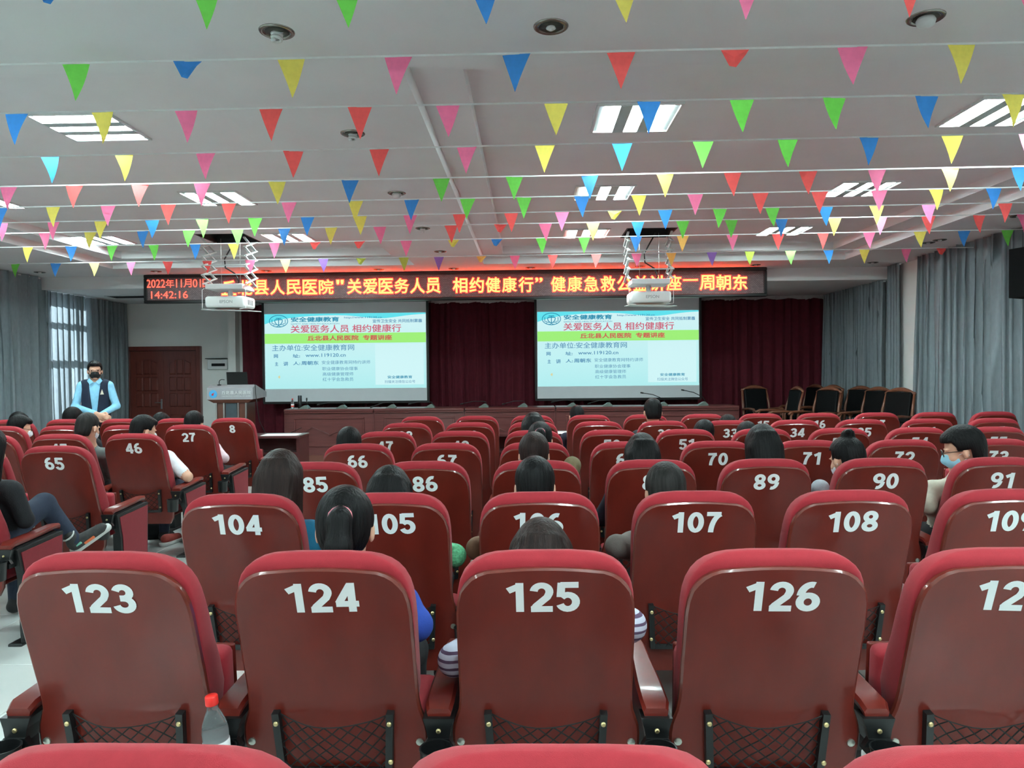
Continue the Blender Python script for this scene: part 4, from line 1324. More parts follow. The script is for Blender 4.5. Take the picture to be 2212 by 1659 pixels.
# ------------------------------------------------------------------ people: smooth bodies from blended volumes
def surface_nets(Fv, xs_, ys_, zs_):
    s = Fv < 0
    nx, ny, nz = Fv.shape
    c = s[:-1, :-1, :-1].astype(np.int8)
    cnt8 = np.zeros((nx - 1, ny - 1, nz - 1), np.int8)
    offs = [(i, j, k) for i in (0, 1) for j in (0, 1) for k in (0, 1)]
    for i, j, k in offs:
        cnt8 += s[i:nx - 1 + i, j:ny - 1 + j, k:nz - 1 + k]
    mask = (cnt8 > 0) & (cnt8 < 8)
    ii, jj, kk = np.nonzero(mask)
    acc = np.zeros((len(ii), 3))
    num = np.zeros(len(ii))
    base = np.stack([ii, jj, kk], 1).astype(float)
    edges = []
    for a in offs:
        for ax in range(3):
            if a[ax] == 0:
                b_ = list(a)
                b_[ax] = 1
                edges.append((a, tuple(b_)))
    for a, b_ in edges:
        fa = Fv[ii + a[0], jj + a[1], kk + a[2]]
        fb = Fv[ii + b_[0], jj + b_[1], kk + b_[2]]
        x = (fa < 0) != (fb < 0)
        t = np.where(x, fa / np.where(x, fa - fb, 1), 0)
        A = np.array(a, float)
        Dv = np.array(b_, float) - A
        pt = base + A + t[:, None] * Dv
        acc += np.where(x[:, None], pt, 0)
        num += x
    pos = acc / num[:, None]
    h = xs_[1] - xs_[0]
    V = np.stack([xs_[0] + pos[:, 0] * h, ys_[0] + pos[:, 1] * h, zs_[0] + pos[:, 2] * h], 1)
    idx = -np.ones(mask.shape, np.int64)
    idx[ii, jj, kk] = np.arange(len(ii))
    faces = []
    def quads(ax):
        sl0 = [slice(None)] * 3
        sl1 = [slice(None)] * 3
        sl0[ax] = slice(0, -1)
        sl1[ax] = slice(1, None)
        a, b_ = s[tuple(sl0)], s[tuple(sl1)]
        o1, o2 = [q for q in range(3) if q != ax]
        I = np.argwhere(a != b_)
        ok = (I[:, o1] > 0) & (I[:, o2] > 0) & (I[:, o1] < Fv.shape[o1] - 1) & (I[:, o2] < Fv.shape[o2] - 1)
        I = I[ok]
        flip = a[I[:, 0], I[:, 1], I[:, 2]]
        def g(d1, d2):
            J = I.copy()
            J[:, o1] += d1
            J[:, o2] += d2
            return idx[J[:, 0], J[:, 1], J[:, 2]]
        q = np.stack([g(-1, -1), g(0, -1), g(0, 0), g(-1, 0)], 1)
        if ax == 1:
            flip = ~flip
        q[~flip] = q[~flip][:, ::-1]
        faces.append(q)
    for ax in range(3):
        quads(ax)
    return V, np.concatenate(faces), (ii, jj, kk)

class Body:
    """list of blended primitives; mat index per primitive"""
    def __init__(s):
        s.p = []
    def cap(s, a, b_, ra, rb, m=0, k=.02):
        s.p.append(('c', np.array(a, float), np.array(b_, float), ra, rb, m, k)); return s
    def ell(s, c, r, m=0, k=.02, R=None):
        s.p.append(('e', np.array(c, float), np.array(r, float), R, None, m, k)); return s
    def cut(s, fn):
        s.p.append(('x', fn, None, None, None, 0, 0)); return s
    def bounds(s):
        lo, hi = np.full(3, 9.), np.full(3, -9.)
        for t in s.p:
            if t[0] == 'c':
                for q, r in ((t[1], t[3]), (t[2], t[4])):
                    lo, hi = np.minimum(lo, q - r), np.maximum(hi, q + r)
            elif t[0] == 'e':
                r = max(t[2]) if t[3] is not None else t[2]
                lo, hi = np.minimum(lo, t[1] - r), np.maximum(hi, t[1] + r)
        return lo - .03, hi + .03
    def mesh(s, name, mats, h):
        lo, hi = s.bounds()
        n = np.ceil((hi - lo) / h).astype(int) + 1
        ax = [lo[i] + h * np.arange(n[i]) for i in range(3)]
        Fv = np.full(n, .06)
        best = np.full(n, 9.)
        Mi = np.zeros(n, np.int8)
        for t in s.p:
            if t[0] == 'x':
                X, Y, Z = np.meshgrid(*ax, indexing='ij', sparse=True)
                Fv = np.maximum(Fv, t[1](X, Y, Z))
                continue
            mg = .05
            if t[0] == 'c':
                l_ = np.minimum(t[1] - t[3], t[2] - t[4]) - mg
                h_ = np.maximum(t[1] + t[3], t[2] + t[4]) + mg
            else:
                r = np.full(3, max(t[2])) if t[3] is not None else t[2]
                l_, h_ = t[1] - r - mg, t[1] + r + mg
            i0 = np.clip(np.floor((l_ - lo) / h).astype(int), 0, n - 1)
            i1 = np.clip(np.ceil((h_ - lo) / h).astype(int) + 1, 1, n)
            slc = tuple(slice(i0[q], i1[q]) for q in range(3))
            X, Y, Z = np.meshgrid(*[ax[q][slc[q]] for q in range(3)], indexing='ij', sparse=True)
            if t[0] == 'c':
                a, b_ = t[1], t[2]
                ba = b_ - a
                L2 = max((ba ** 2).sum(), 1e-9)
                px, py, pz = X - a[0], Y - a[1], Z - a[2]
                tt = np.clip((px * ba[0] + py * ba[1] + pz * ba[2]) / L2, 0, 1)
                d = np.sqrt((px - tt * ba[0]) ** 2 + (py - tt * ba[1]) ** 2 + (pz - tt * ba[2]) ** 2) - (t[3] + (t[4] - t[3]) * tt)
            else:
                px, py, pz = X - t[1][0], Y - t[1][1], Z - t[1][2]
                if t[3] is not None:
                    R = t[3]
                    px, py, pz = (R[0][0] * px + R[1][0] * py + R[2][0] * pz, R[0][1] * px + R[1][1] * py + R[2][1] * pz, R[0][2] * px + R[1][2] * py + R[2][2] * pz)
                r = t[2]
                k0 = np.sqrt((px / r[0]) ** 2 + (py / r[1]) ** 2 + (pz / r[2]) ** 2)
                k1 = np.sqrt((px / r[0] ** 2) ** 2 + (py / r[1] ** 2) ** 2 + (pz / r[2] ** 2) ** 2)
                d = k0 * (k0 - 1) / np.maximum(k1, 1e-6)
            f0 = Fv[slc]
            k = t[6]
            hh = np.maximum(k - np.abs(f0 - d), 0) / k
            Fv[slc] = np.minimum(f0, d) - hh * hh * k * .25
            b0 = best[slc]
            up = d < b0
            Mi[slc] = np.where(up, t[5], Mi[slc])
            best[slc] = np.where(up, d, b0)
        V, Fc, (ii, jj, kk) = surface_nets(Fv, *ax)
        me = bpy.data.meshes.new(name)
        me.vertices.add(len(V))
        me.vertices.foreach_set('co', V.ravel())
        me.loops.add(len(Fc) * 4)
        me.loops.foreach_set('vertex_index', Fc.ravel().astype(np.int32))
        me.polygons.add(len(Fc))
        me.polygons.foreach_set('loop_start', np.arange(0, len(Fc) * 4, 4, dtype=np.int32))
        for m in mats:
            me.materials.append(m)
        vm = Mi[ii, jj, kk]
        me.polygons.foreach_set('material_index', vm[Fc[:, 0]].astype(np.int32))
        me.polygons.foreach_set('use_smooth', np.ones(len(Fc), bool))
        me.update(calc_edges=True)
        me.validate()
        return me

M_skin = mat('skin', (206, 158, 134), .55, .05, 30, spec=.3)
def hair_mat(nm, col):
    return mat(nm, col, .45, .6, 70, stretch=(1, 1, .08), bump=.6, bscale=110, spec=.13)
M_hair = hair_mat('hair_black', (15, 14, 15))
M_hair2 = hair_mat('hair_dark_brown', (36, 25, 23))
M_hair3 = hair_mat('hair_greying', (34, 32, 31))
def cloth(nm, col, sc_=30):
    return mat('cloth_' + nm, col, .85, .1, sc_, bump=.2, bscale=250)
M_jeans = cloth('jeans', (40, 48, 66))
M_trous = cloth('black_trousers', (24, 25, 29))
M_shoe = mat('shoe_dark', (30, 30, 32), .6, .2, 30)

def head_frame(hc, yaw, pitch, roll=0):
    return Matrix.Translation(Vector(hc)) @ Matrix.Rotation(yaw, 4, 'Z') @ Matrix.Rotation(-pitch, 4, 'X') @ Matrix.Rotation(roll, 4, 'Y')
def np3(M):
    return np.array(M.to_3x3())
def add_head(B, Hm, skin=0, k=.012):
    R = np3(Hm)
    T = lambda x, y, z: tuple(Hm @ Vector((x, y, z)))
    B.ell(T(0, -.012, .018), (.073, .092, .092), skin, .02, R)        # skull
    B.ell(T(0, .022, -.045), (.056, .066, .072), skin, .03, R)        # face and jaw
    B.cap(T(0, .088, -.012), T(0, .100, -.034), .009, .013, skin, .012)   # nose
    B.ell(T(0, .070, -.098), (.022, .018, .016), skin, .02, R)        # chin
    B.ell(T(0, .080, -.066), (.024, .014, .008), skin, .008, R)       # lips
    for s in (-1, 1):
        B.ell(T(s * .030, .074, .012), (.020, .014, .007), skin, .008, R)   # brow
        B.ell(T(s * .079, -.006, -.018), (.010, .018, .032), skin, .006, R)  # ear
        B.ell(T(s * .040, .056, -.038), (.02, .02, .02), skin, .02, R)     # cheek
def hair_obj(style, Hm, parent, m, h=.0065, tie=None):
    """hair volume in the head frame, cut clear of the face"""
    B = Body()
    e = .012
    if style in ('short', 'crop', 'curly'):
        ex = {'short': .012, 'crop': .006, 'curly': .02}[style]
        B.ell((0, -.014, .026), (.074 + ex, .092 + ex, .090 + ex), 0, .01)
        B.ell((0, -.042, -.03), (.069 + ex * .5, .064 + ex * .5, .085), 0, .02)
        if style != 'crop':
            B.ell((.006, .048, .076), (.056, .040, .026), 0, .02)
            for q in range(0):
                a = -1.2 + q * .4
                B.ell((.055 * math.sin(a), -.03 + .05 * math.cos(q * 2.1), .088 + .02 * math.cos(a)), (.03, .035, .014), 0, .014)
        fz = lambda X, Y, Z: np.minimum(Y - .030 + np.maximum(Z - .02, 0) * -.5, .052 - Z) + 0 * X                    # face cut
        nz_ = lambda X, Y, Z: -.085 - Z + 0 * X + 0 * Y
        B.cut(lambda X, Y, Z: fz(X, Y, Z))
        B.cut(lambda X, Y, Z: np.minimum(Y + .035, .0 - Z) - 0.0 + 0 * X)
        B.cut(nz_)
    else:
        ex = .013
        B.ell((0, -.014, .024), (.074 + ex, .093 + ex, .090 + ex), 0, .01)
        B.ell((0, -.04, -.02), (.070 + ex * .5, .066, .08), 0, .02)
        if style in ('long', 'bob'):
            L = .30 if style == 'long' else .16
            B.ell((0, -.04, -.06), (.092, .075, .12), 0, .03)
            for s in (-1, 1):
                B.cap((s * .055, -.02, .02), (s * .075, -.02, -.07 - L * .5), .042, .036, 0, .03)
            B.cap((0, -.07, .0), (0, -.085, -.06 - L * .6), .065, .055, 0, .04)
            for s in (-1, 1):
                B.cap((s * .045, -.075, -.02), (s * .055, -.08, -.08 - L * .55), .045, .035, 0, .03)
            for q in range(-4, 5):
                x = q * .02
                yy = -.085 - .045 * math.sqrt(max(0, 1 - (x / .1) ** 2))
                B.cap((x * .6, yy * .92 + .01, .06), (x * 1.1, yy, -.08 - L * .5), .012, .008, 0, .01)
        elif style == 'ponytail':
            B.cap((0, -.105, .035), (0, -.135, .02), .022, .026, 0, .02)
            B.cap((0, -.135, .02), (0, -.150, -.06), .034, .036, 0, .02)
            B.cap((0, -.150, -.06), (0, -.140, -.15), .036, .016, 0, .02)
            for s in (-1, 1):
                B.cap((s * .015, -.145, .01), (s * .02, -.150, -.14), .018, .008, 0, .012)
        elif style == 'lowpony':
            B.cap((0, -.10, -.045), (0, -.118, -.06), .024, .024, 0, .02)
            B.cap((0, -.118, -.06), (0, -.125, -.17), .034, .02, 0, .02)
        elif style == 'bun':
            B.ell((0, -.045, .125), (.038, .036, .034), 0, .012)
            B.cap((.012, -.05, .145), (-.02, -.07, .14), .016, .014, 0, .008)
            B.cap((.03, -.05, .135), (.045, -.055, .150), .006, .003, 0, .008)
        B.cut(lambda X, Y, Z: np.minimum(Y - .020, .055 - Z) + 0 * X)
        if style in ('ponytail', 'lowpony', 'bun'):
            B.cut(lambda X, Y, Z: np.minimum(np.minimum(Y + .045, -.005 - Z), Y + .5) + 0 * X)
            B.cut(lambda X, Y, Z: np.minimum(np.minimum(Y + .105, -.072 - Z), Y + .5) + 0 * X)
    me = B.mesh('hair', [m], h)
    o = link('hair', me, parent)
    o.matrix_local = Hm
    if tie:
        c = (0, -.128, .026) if style == 'ponytail' else (0, -.115, -.056)
        R = Matrix.Rotation(math.pi / 2 - .35, 4, 'X')
        pts = [Matrix.Translation(c) @ R @ Vector((.029 * math.cos(a), .029 * math.sin(a), 0)) for a in [2 * math.pi * k / 14 for k in range(15)]]
        tb = MB().tube(pts, .008, 6, cap=False)
        q = tb.obj('hair_tie', mat('tie_pink', (232, 128, 140), .7, .1, 20), parent, smooth=True)
        q.matrix_local = Hm
    return o
def mask_obj(Hm, parent, m, strap=True):
    B = Body()
    B.ell((0, .030, -.050), (.063, .074, .062), 0, .02)
    B.cap((0, .088, -.018), (0, .098, -.045), .016, .020, 0, .02)
    B.cut(lambda X, Y, Z: np.maximum(.025 - Y, np.maximum(Z + .012, -.108 - Z)) + 0 * X)
    o = link('face_mask', B.mesh('face_mask', [m], .006), parent)
    o.matrix_local = Hm
    if strap:
        b = MB()
        for s in (-1, 1):
            b.tube([(s * .052, .045, -.03), (s * .080, .0, -.012), (s * .086, -.02, -.03), (s * .074, .0, -.05), (s * .05, .05, -.075)], .002, 4)
        q = b.obj('mask_strap', M_white, parent)
        q.matrix_local = Hm
def glasses_obj(Hm, parent):
    b = MB()
    for s in (-1, 1):
        pts = [(s * .034 + .024 * math.cos(a), .098, -.004 + .017 * math.sin(a)) for a in [2 * math.pi * k / 16 for k in range(17)]]
        b.tube(pts, .0022, 5, cap=False)
        b.tube([(s * .058, .096, .002), (s * .080, .05, .002), (s * .084, -.01, -.004)], .0022, 5)
    b.tube([(-.010, .099, 0), (.010, .099, 0)], .0022, 5)
    o = b.obj('glasses', mat('glasses_frame', (60, 58, 56), .3, .1, 20, metal=.6), parent)
    o.matrix_local = Hm
def add_hand(B, w, d, side, m, up=(0, 0, 1)):
    """palm with five curled fingers; d = pointing direction"""
    w, d, up = Vector(w), Vector(d).normalized(), Vector(up)
    x = d.cross(up).normalized()
    u = x.cross(d)
    B.cap(w, w + d * .05, .026, .030, m, .015)
    for i, (o, L) in enumerate(((-.027, .066), (-.009, .074), (.009, .070), (.026, .055))):
        a = w + d * .07 + x * o
        b_ = a + d * L * .55 - u * .012
        B.cap(a, b_, .0095, .0088, m, .006)
        B.cap(b_, b_ + d * L * .22 - u * L * .4, .0088, .0076, m, .006)
    a = w + d * .02 - x * side * .028
    B.cap(a, a + d * .035 - x * side * .022, .011, .010, m, .008)
    B.cap(a + d * .035 - x * side * .022, a + d * .062 - x * side * .018 - u * .01, .010, .008, m, .006)
OCCL = {}
def seated(label, r, c, px, ytop, shirt, trousers=None, hair='short', hm=None, yaw=0, pitch=.25, roll=0, elbows=None, mask=None, glasses=False, tie=False, shoes=None, legs='sit', dy=.30, h=.011, short=False):
    X, Y = seat_x(r, c), row_y(r)
    P = at_y(px, ytop, Y + dy)
    if P.z < 1.15 or hair in ('long', 'bob'):
        dy = dy + min(.11, max(.03, (1.15 - P.z))) + (.05 if hair in ('long', 'bob') else 0)
        P = at_y(px, ytop, Y + dy)
    if hair in ('ponytail', 'lowpony'):
        dy += .035
        P = at_y(px, ytop, Y + dy)
    hx, hz = P.x - X, P.z - .118
    hy = dy
    t = thing('person', label, 'person', (X, Y, 0), group='seated audience')
    B = Body()
    S, T, K, O = 1, 2, 0, 3
    Hm = head_frame((hx, hy, hz), yaw, pitch, roll)
    zs_ = hz - .225
    sx = max(-.09, min(.09, hx * .72))
    cy = .345
    low = max(0.0, min(.06, (1.06 - hz) * .5))
    cy += low
    B.ell((0, .465, .545), (.165, .14, .105), T, .05)
    B.ell((sx * .25, .435 + low * .5, .66), (.145, .11, .13), S, .06)
    B.ell((sx * .65, .40 + low, (zs_ + .62) / 2 + .02), (.155, .105, max(.12, (zs_ - .55) / 2)), S, .06)
    B.cap((sx - .145, cy, zs_ - .015), (sx + .145, cy, zs_ - .015), .062, .062, S, .05)
    B.cap((sx, cy - .005, zs_ + .01), (hx, hy + .0, hz - .07), .056, .050, K, .025)
    B.cap((sx, cy - .005, zs_ + .005), (sx * .85 + hx * .15, cy - .005, zs_ + .045), .072, .060, S, .03)
    add_head(B, Hm, K)
    el = {-1: (-.235, .38, .67), 1: (.235, .40, .67)}
    if elbows:
        for k_, v_ in elbows.items():
            el[k_] = v_
    for s in (-1, 1):
        e = Vector(el[s])
        sh = Vector((sx + s * .165, cy + .01, zs_ - .025))
        if short:
            B.cap(sh, sh.lerp(e, .74), .056, .052, S, .03)
            B.cap(sh.lerp(e, .7), e, .044, .040, K, .01)
        else:
            B.cap(sh, e, .054, .046, S, .03)
        hd = Vector((s * .07, .60, .66))
        B.cap(e, e.lerp(hd, .75), .040 if short else .045, .034, K if short else S, .02)
        B.cap(e.lerp(hd, .7), hd, .028, .026, K, .01)
        add_hand(B, hd, (-s * .25, .9, -.1), s, K)
    if legs == 'sit':
        for s in (-1, 1):
            kn = Vector((s * .115, .79, .50))
            B.cap((s * .085, .46, .535), kn, .080, .060, T, .03)
            B.cap(kn, (s * .12, .77, .10), .058, .042, T, .02)
            B.cap((s * .12, .75, .05), (s * .13, .91, .035), .042, .034, O, .02)
    else:                       # one leg crossed over the other knee
        B.cap((-.085, .42, .535), (-.10, .78, .50), .080, .060, T, .03)
        B.cap((-.10, .78, .50), (-.10, .78, .10), .058, .042, T, .02)
        B.cap((-.10, .76, .05), (-.11, .92, .035), .042, .034, O, .02)
        B.cap((.05, .44, .555), (.10, .77, .70), .082, .068, T, .03)
        B.cap((.10, .77, .70), (.25, .84, .45), .064, .042, T, .02)
    me = B.mesh('body', [M_skin, shirt, trousers or M_trous, shoes or M_shoe], h)
    link('body', me, t)
    hair_obj(hair, Hm, t, hm or M_hair, tie=tie)
    if mask:
        mask_obj(Hm, t, mask)
    if glasses:
        glasses_obj(Hm, t)
    OCC.add((r, c))
    OCCL[(r, c)] = ' '.join(label.split(' in ')[0].split(',')[0].split()[:7])
    return t, Hm
M_mask = mat('mask_blue', (150, 205, 225), .8, .05, 40)
M_maskw = mat('mask_white', (225, 230, 235), .8, .05, 40)
M_maskb = mat('mask_black', (24, 26, 27), .8, .2, 40)
c_black = cloth('black', (26, 26, 30))
c_grey = cloth('grey_green', (98, 106, 104))
c_white = cloth('white', (222, 224, 228))
c_pink = cloth('pink_puffer', (214, 190, 196))
c_teal = cloth('teal', (16, 96, 128))
c_greenk = mat('cloth_green_knit', (96, 176, 130), .9, .45, 90, bump=.8, bscale=90)
c_royal = cloth('royal_blue', (36, 66, 152))
c_brown = cloth('brown', (116, 88, 66))
c_taupe = cloth('taupe', (98, 90, 86))
c_beige = cloth('beige', (176, 168, 152))
c_ltgrey = cloth('light_grey', (172, 176, 184))
c_navy = cloth('navy', (34, 38, 54))
c_khaki = cloth('khaki', (112, 100, 74))
def stripes():
    m = mat('cloth_striped', (190, 190, 205), .85, .05, 20)
    nt = m.node_tree
    tc = nt.nodes.new('ShaderNodeTexCoord')
    wv = nt.nodes.new('ShaderNodeTexWave')
    wv.bands_direction = 'Z'
    wv.inputs['Scale'].default_value = 14
    wv.inputs['Distortion'].default_value = 1.2
    cr = nt.nodes.new('ShaderNodeValToRGB')
    cr.color_ramp.interpolation = 'CONSTANT'
    cr.color_ramp.elements[0].color = rgb(86, 66, 92)
    cr.color_ramp.elements[1].position = .3
    cr.color_ramp.elements[1].color = rgb(186, 188, 204)
    nt.links.new(tc.outputs['Object'], wv.inputs[0])
    nt.links.new(wv.outputs['Fac'], cr.inputs[0])
    nt.links.new(cr.outputs[0], nt.nodes['Principled BSDF'].inputs['Base Color'])
    return m
c_stripe = stripes()

def E_(px, py, Y, r, c):
    """elbow given by its pixel and depth -> local point"""
    P = at_y(px, py, Y)
    return (P.x - seat_x(r, c), Y - row_y(r), P.z)

seated('person with long black hair and dark jeans, one leg crossed, by the aisle', 5, -1, -25, 925, c_black, M_jeans, 'long', legs='cross', h=.010)
seated('person with black hair and raised collar in the first row by the grey curtain', 1, -5, 40, 891, c_black)
seated('person with glasses and a white mask turning sideways in the second row', 2, -4, 43, 898, c_navy, yaw=-1.0, hair='short', mask=M_maskw, glasses=True)
seated('person with bushy black hair beside the standing person in the first row', 1, -4, 157, 882, c_black, hair='curly')
seated('person with short hair and a grey-green jacket in seat 45', 3, -2, 190, 892, c_grey, hair='crop', hm=M_hair3, yaw=-.2, h=.010, mask=M_maskw)
seated('person with short black hair and a white shirt in seat 46', 3, -1, 311, 898, c_white, M_jeans, hair='short', yaw=-.7, elbows={1: E_(405, 1030, row_y(3) + .30, 3, -1)}, mask=M_maskw, h=.010, short=True)
seated('person with black hair in the first row half hidden by the person in white', 1, -2, 348, 892, c_black, hair='short')
seated('person with black hair and a pale pink padded jacket in seat 27', 2, -1, 419, 889, c_pink, hair='short', elbows={1: E_(484, 990, row_y(2) + .35, 2, -1)})
seated('person with short black hair in seat 66', 4, 0, 754, 924, c_navy, hair='short')
seated('person with straight dark brown hair and a teal hoodie in seat 104', 6, 0, 606, 974, c_teal, hair='bob', hm=M_hair2, h=.009, elbows={1: E_(672, 1185, row_y(6) + .32, 6, 0)})
seated('person with dark hair and a green knitted sweater in seat 105', 6, 1, 842, 1009, c_greenk, hair='bob', hm=M_hair, h=.009, elbows={1: E_(982, 1200, row_y(6) + .28, 6, 1)})
seated('person with a ponytail in a pink hair tie and a blue sweater in seat 124', 7, 1, 745, 1054, c_royal, hair='ponytail', yaw=.12, pitch=.2, tie=True, h=.008, elbows={1: E_(900, 1350, row_y(7) + .32, 7, 1)})
seated('person with long brown hair and a striped top in seat 125', 7, 2, 1168, 1124, c_stripe, hair='long', hm=M_hair2, h=.009, elbows={-1: E_(982, 1425, row_y(7) + .28, 7, 2), 1: E_(1360, 1350, row_y(7) + .26, 7, 2)})
seated('person with short black hair and a brown jacket in seat 106', 6, 2, 1155, 990, c_brown, hair='short', h=.009, elbows={-1: E_(1032, 1185, row_y(6) + .26, 6, 2)}, mask=M_maskw)
seated('person with short greying hair and a taupe jacket in seat 107', 6, 3, 1437, 1002, c_taupe, hair='short', hm=M_hair3, h=.009, elbows={-1: E_(1332, 1180, row_y(6) + .26, 6, 3)})
seated('person with a low ponytail in front of seat 106, wearing a mask', 5, 2, 1153, 936, c_khaki, hair='lowpony', hm=M_hair2, tie=True, mask=M_maskw, h=.010, elbows={1: E_(1236, 1005, row_y(5) + .3, 5, 2)})
seated('person with a pink hair band two rows in front of seat 106', 4, 2, 1166, 913, c_navy, hair='ponytail', tie=True)
seated('person with black hair three rows in front of seat 106', 3, 2, 1152, 892, c_black, hair='bob')
seated('person with very short hair in seat 12 of the first row', 1, 3, 1246, 876, c_navy, hair='crop')
seated('tall person with short black hair in seat 32', 2, 4, 1410, 862, c_black, hair='short')
seated('person with long black hair in front of the person in seat 107', 5, 3, 1386, 938, c_navy, hair='long', h=.010)
seated('person with black hair leaning sideways in seat 51', 3, 4, 1518, 908, c_black, hair='short', roll=.25)
seated('person slouching low in seat 33 with only the hair showing', 2, 5, 1572, 897, c_grey, hair='short')
seated('person with dark fringe slouching behind seat 33', 3, 5, 1613, 912, c_taupe, hair='short')
seated('person with long straight black hair in seat 89', 5, 4, 1646, 919, c_black, hair='long', h=.010)
seated('person with a hair bun and light grey clothes in seat 90', 5, 5, 1828, 945, c_ltgrey, hair='bun', hm=M_hair, yaw=.35, h=.009, elbows={-1: E_(1772, 1055, row_y(5) + .30, 5, 5)}, mask=M_maskw)
seated('person with glasses and a light blue mask wearing beige in seat 91', 5, 6, 2078, 924, c_beige, hair='curly', yaw=1.15, mask=M_mask, glasses=True, h=.009, elbows={-1: E_(2003, 1090, row_y(5) + .24, 5, 6)})

# colourful trainer on the crossed leg at the aisle
sh = thing('trainer', 'colourful black and grey trainer on the crossed leg at the aisle', 'shoe', (seat_x(5, -1) + .285, row_y(5) + .87, .455), (math.radians(38), math.radians(25), math.radians(-48)))
B = Body().cap((0, -.05, 0), (0, .12, -.015), .044, .034, 0, .02).cap((0, -.05, .02), (0, -.04, .07), .04, .038, 0, .02)
link('upper', B.mesh('upper', [mat('trainer_upper', (52, 50, 50), .7, .5, 25)], .007), sh)
B = Body().cap((0, -.07, -.038), (0, .14, -.038), .040, .032, 0, .01).cut(lambda X, Y, Z: np.maximum(Z + .020, -.052 - Z) + 0 * X + 0 * Y)
link('sole', B.mesh('sole', [mat('trainer_sole', (200, 200, 196), .6, .1, 20)], .006), sh)
MB().box((.038, .03, -.012), (.012, .07, .02), bevel=.004).obj('stripe', mat('trainer_orange', (226, 110, 66), .6, .1, 20), sh)
MB().box((.040, -.03, .01), (.012, .04, .016), bevel=.004).obj('stripe', mat('trainer_mint', (120, 190, 170), .6, .1, 20), sh)
MB().tube([(.04 * math.cos(a), -.045 + .04 * math.sin(a), .085) for a in [2 * math.pi * k / 12 for k in range(13)]], .006, 5).obj('cuff', mat('sock_white', (200, 202, 198), .8, .05, 20), sh)
# dark bag on the floor under the same seat
p = at_z(318, 1168, 0.0)
bg_ = thing('handbag', 'soft black bag on the floor beside the red trainer', 'bag', (p.x, p.y + .08, 0), (0, 0, .2))
B = Body().ell((0, 0, .09), (.13, .06, .09), 0, .03).ell((0, 0, .04), (.14, .07, .045), 0, .04)
link('bag_body', B.mesh('bag_body', [M_leather], .012), bg_)
MB().tube([(-.09, 0, .15), (-.06, 0, .21), (0, 0, .23), (.06, 0, .21), (.09, 0, .15)], .007, 6).obj('handle', M_leather, bg_, smooth=True)
# trainer on the floor by seat 46
p = at_z(368, 1168, 0.03)
sh = thing('trainer', 'red and white trainer on the floor beside seat 46', 'shoe', (p.x, p.y, .0), (0, 0, -.2))
B = Body().cap((0, -.06, .06), (0, .10, .045), .042, .034, 0, .02)
link('upper', B.mesh('upper', [mat('trainer_red', (150, 60, 52), .7, .3, 30)], .007), sh)
B = Body().cap((0, -.08, .028), (0, .13, .028), .044, .036, 0, .01).cut(lambda X, Y, Z: np.maximum(Z - .036, .0 - Z) + 0 * X + 0 * Y)
link('sole', B.mesh('sole', [mat('trainer_sole', (200, 200, 196))], .006), sh)

# ------------------------------------------------------------------ standing speaker
YM = 9.2
P = at_y(207, 880, YM)
mrot = math.pi + math.atan2(-P.x, P.y) * .8
man = thing('person', 'standing person in a navy vest and light blue shirt with black mask, hands clasped', 'person', (P.x, YM, 0), (0, 0, mrot))
K, S, T, O = 0, 1, 2, 3
B = Body()
Hm = head_frame((0, .02, 1.572), 0.10, .05)
c_shirt = cloth('light_blue_shirt', (138, 196, 226))
c_vest = cloth('navy_vest', (24, 34, 54))
B.ell((0, 0, .93), (.165, .115, .13), T, .05)
B.ell((0, .0, 1.08), (.140, .105, .16), S, .06)
B.ell((0, .0, 1.26), (.150, .110, .18), S, .06)
B.cap((-.125, -.005, 1.385), (.125, -.005, 1.385), .058, .058, S, .05)
B.cap((0, -.005, 1.41), (0, .012, 1.50), .056, .052, K, .02)
add_head(B, Hm, K)
el = {-1: (-.235, .03, 1.12), 1: (.225, .03, 1.12)}
hd = {-1: (-.03, .205, .99), 1: (-.06, .215, 1.02)}
for s in (-1, 1):
    shd = Vector((s * .155, 0, 1.375))
    e, hnd = Vector(el[s]), Vector(hd[s])
    B.cap(shd, e, .052, .042, S, .03)
    B.cap(e, e.lerp(hnd, .8), .042, .034, S, .02)
    B.cap(e.lerp(hnd, .75), hnd, .029, .027, K, .01)
add_hand(B, hd[-1], (-1, .25, -.12), -1, K, (0, 1, .2))
add_hand(B, hd[1], (-1, .35, -.35), 1, K, (0, 1, .3))
for s in (-1, 1):
    B.cap((s * .085, 0, .88), (s * .095, .01, .48), .088, .062, T, .03)
    B.cap((s * .095, .01, .48), (s * .10, -.01, .10), .060, .046, T, .02)
    B.cap((s * .10, -.01, .045), (s * .115, .15, .035), .042, .034, O, .02)
link('body', B.mesh('body', [M_skin, c_shirt, M_trous, M_shoe], .008), man)
hair_obj('short', Hm, man, M_hair, .006)
mask_obj(Hm, man, M_maskb)
glasses_obj(Hm, man)
for s in (-1, 1):
    me = MB().lathe([(0, .006), (.006, .003), (.008, 0)], 10, (s * .034, .088, -.004), 0, Matrix.Rotation(-math.pi / 2, 3, 'X')).mesh('eye', mat('eye_dark', (30, 24, 22), .2, .1, 20))
    q = link('eye', me, man)
    q.matrix_local = Hm
V_ = Body()
V_.ell((0, 0, .98), (.165, .125, .17), 0, .05)
V_.ell((0, .0, 1.10), (.156, .122, .18), 0, .06)
V_.ell((0, .0, 1.27), (.164, .126, .19), 0, .06)
V_.cap((-.110, -.005, 1.39), (.110, -.005, 1.39), .068, .068, 0, .05)
V_.cut(lambda X, Y, Z: np.minimum(Y - .02, np.clip((Z - 1.02) * .11, 0, .2) + .022 - np.abs(X)) + 0 * Z)
V_.cut(lambda X, Y, Z: np.maximum(np.abs(X) - .170, .88 - Z) + 0 * Y)
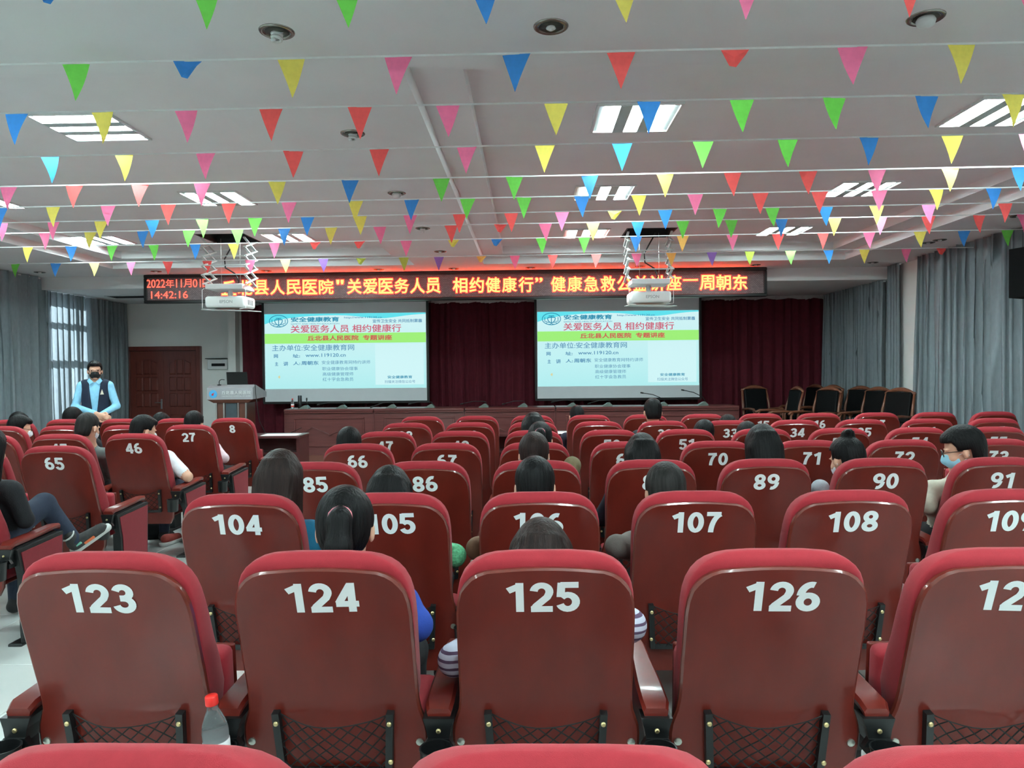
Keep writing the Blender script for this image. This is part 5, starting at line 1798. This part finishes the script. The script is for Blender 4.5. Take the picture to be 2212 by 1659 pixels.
V_.cut(lambda X, Y, Z: .078 - np.sqrt(X ** 2 + (Y - .0) ** 2) - np.where(Z > 1.43, 0, 9) )
link('vest', V_.mesh('vest', [c_vest], .008), man)
col_ = MB()
for s in (-1, 1):
    col_.poly([(s * .012, .085, 1.425), (s * .060, .060, 1.475), (s * .085, .055, 1.44), (s * .050, .105, 1.39)], (0, .006, .002))
col_.obj('shirt_collar', c_shirt, man)
MB().poly([(-.105, .128, 1.27), (-.065, .138, 1.27), (-.085, .130, 1.335)], (0, .005, 0)).obj('vest_badge', mat('badge_cream', (214, 206, 186), .6, .1, 30), man)
tp_ = MB()
tp_.tube([(.118, .09, 1.03), (.132, .088, .98), (.138, .085, .90)], .008, 5)
tp_.obj('vest_piping', M_white, man)
# ------------------------------------------------------------------ place the chairs (after the people, so that occupied seats are folded down)
FIRST = {1: 9, 2: 28, 3: 47, 4: 66, 5: 85, 6: 104, 7: 123, 8: 142}
NCOL = {1: 11, 2: 11, 3: 10, 4: 9, 5: 8, 6: 7, 7: 5, 8: 4}
LEFTN = {1: 6, 2: 5, 3: 4, 4: 3, 5: 2}
# numbers that heads or other chairs hide in the photo
HID = {11: 'the red auditorium chair of the first row between seats 10 and 12', 30: 'red auditorium chair directly behind seat 11, between seats 29 and 31',
       49: 'red auditorium chair between seats 48 and 50', 68: 'red auditorium chair between seats 67 and 69', 87: 'red auditorium chair between seats 86 and 88',
       52: 'red auditorium chair between seats 51 and 53', 4: 'red auditorium chair of the first row beside seat 5', 5: 'red auditorium chair of the first row beside seat 6',
       84: 'red aisle chair under the person with the crossed leg', 64: 'red auditorium chair next to seat 65 by the curtain side', 44: 'red auditorium chair next to seat 45 by the curtain side'}
for r in range(1, 9):
    for c in range(NCOL[r]):
        if r == 8 and c == 0:
            continue
        num = FIRST[r] + c
        lab = None
        if r == 8:
            lab = ['', 'red fabric top of the chair behind seats 123 and 124', 'red fabric top of the chair behind seat 125', 'red fabric top of the chair behind seats 126 and 127'][c]
        elif num in HID:
            lab = HID[num]
        if lab is None and (r, c) in OCC:
            lab = 'red auditorium chair number %d taken by the %s' % (num, OCCL[(r, c)])
        make_chair(r, c, num, (r, c) in OCC, True, c == NCOL[r] - 1, lab)
    for k in range(LEFTN.get(r, 0)):
        c = -1 - k
        num = FIRST[r] - 1 - k
        t = make_chair(r, c, num, (r, c) in OCC, True, k == 0, HID.get(num) or ('red auditorium chair number %d taken by the %s' % (num, OCCL[(r, c)]) if (r, c) in OCC else None))
        if k == 0:
            ep = link('end_panel', ME['endf'], t, (SEATW / 2 + .02, .10, -.015))
            link('end_panel_fabric', ME['endc'], ep)
# bottle standing in the cup holder between seats 123 and 124
X = (seat_x(7, 0) + seat_x(7, 1)) / 2 - .01
bt = bottle(((seat_x(7, 0) + seat_x(7, 1)) / 2 + .004, row_y(7) + .077, .418), (math.radians(1), math.radians(-5), 0), 'half-full water bottle with a red cap in the cup holder between seats 123 and 124', 1.04, True, .5)
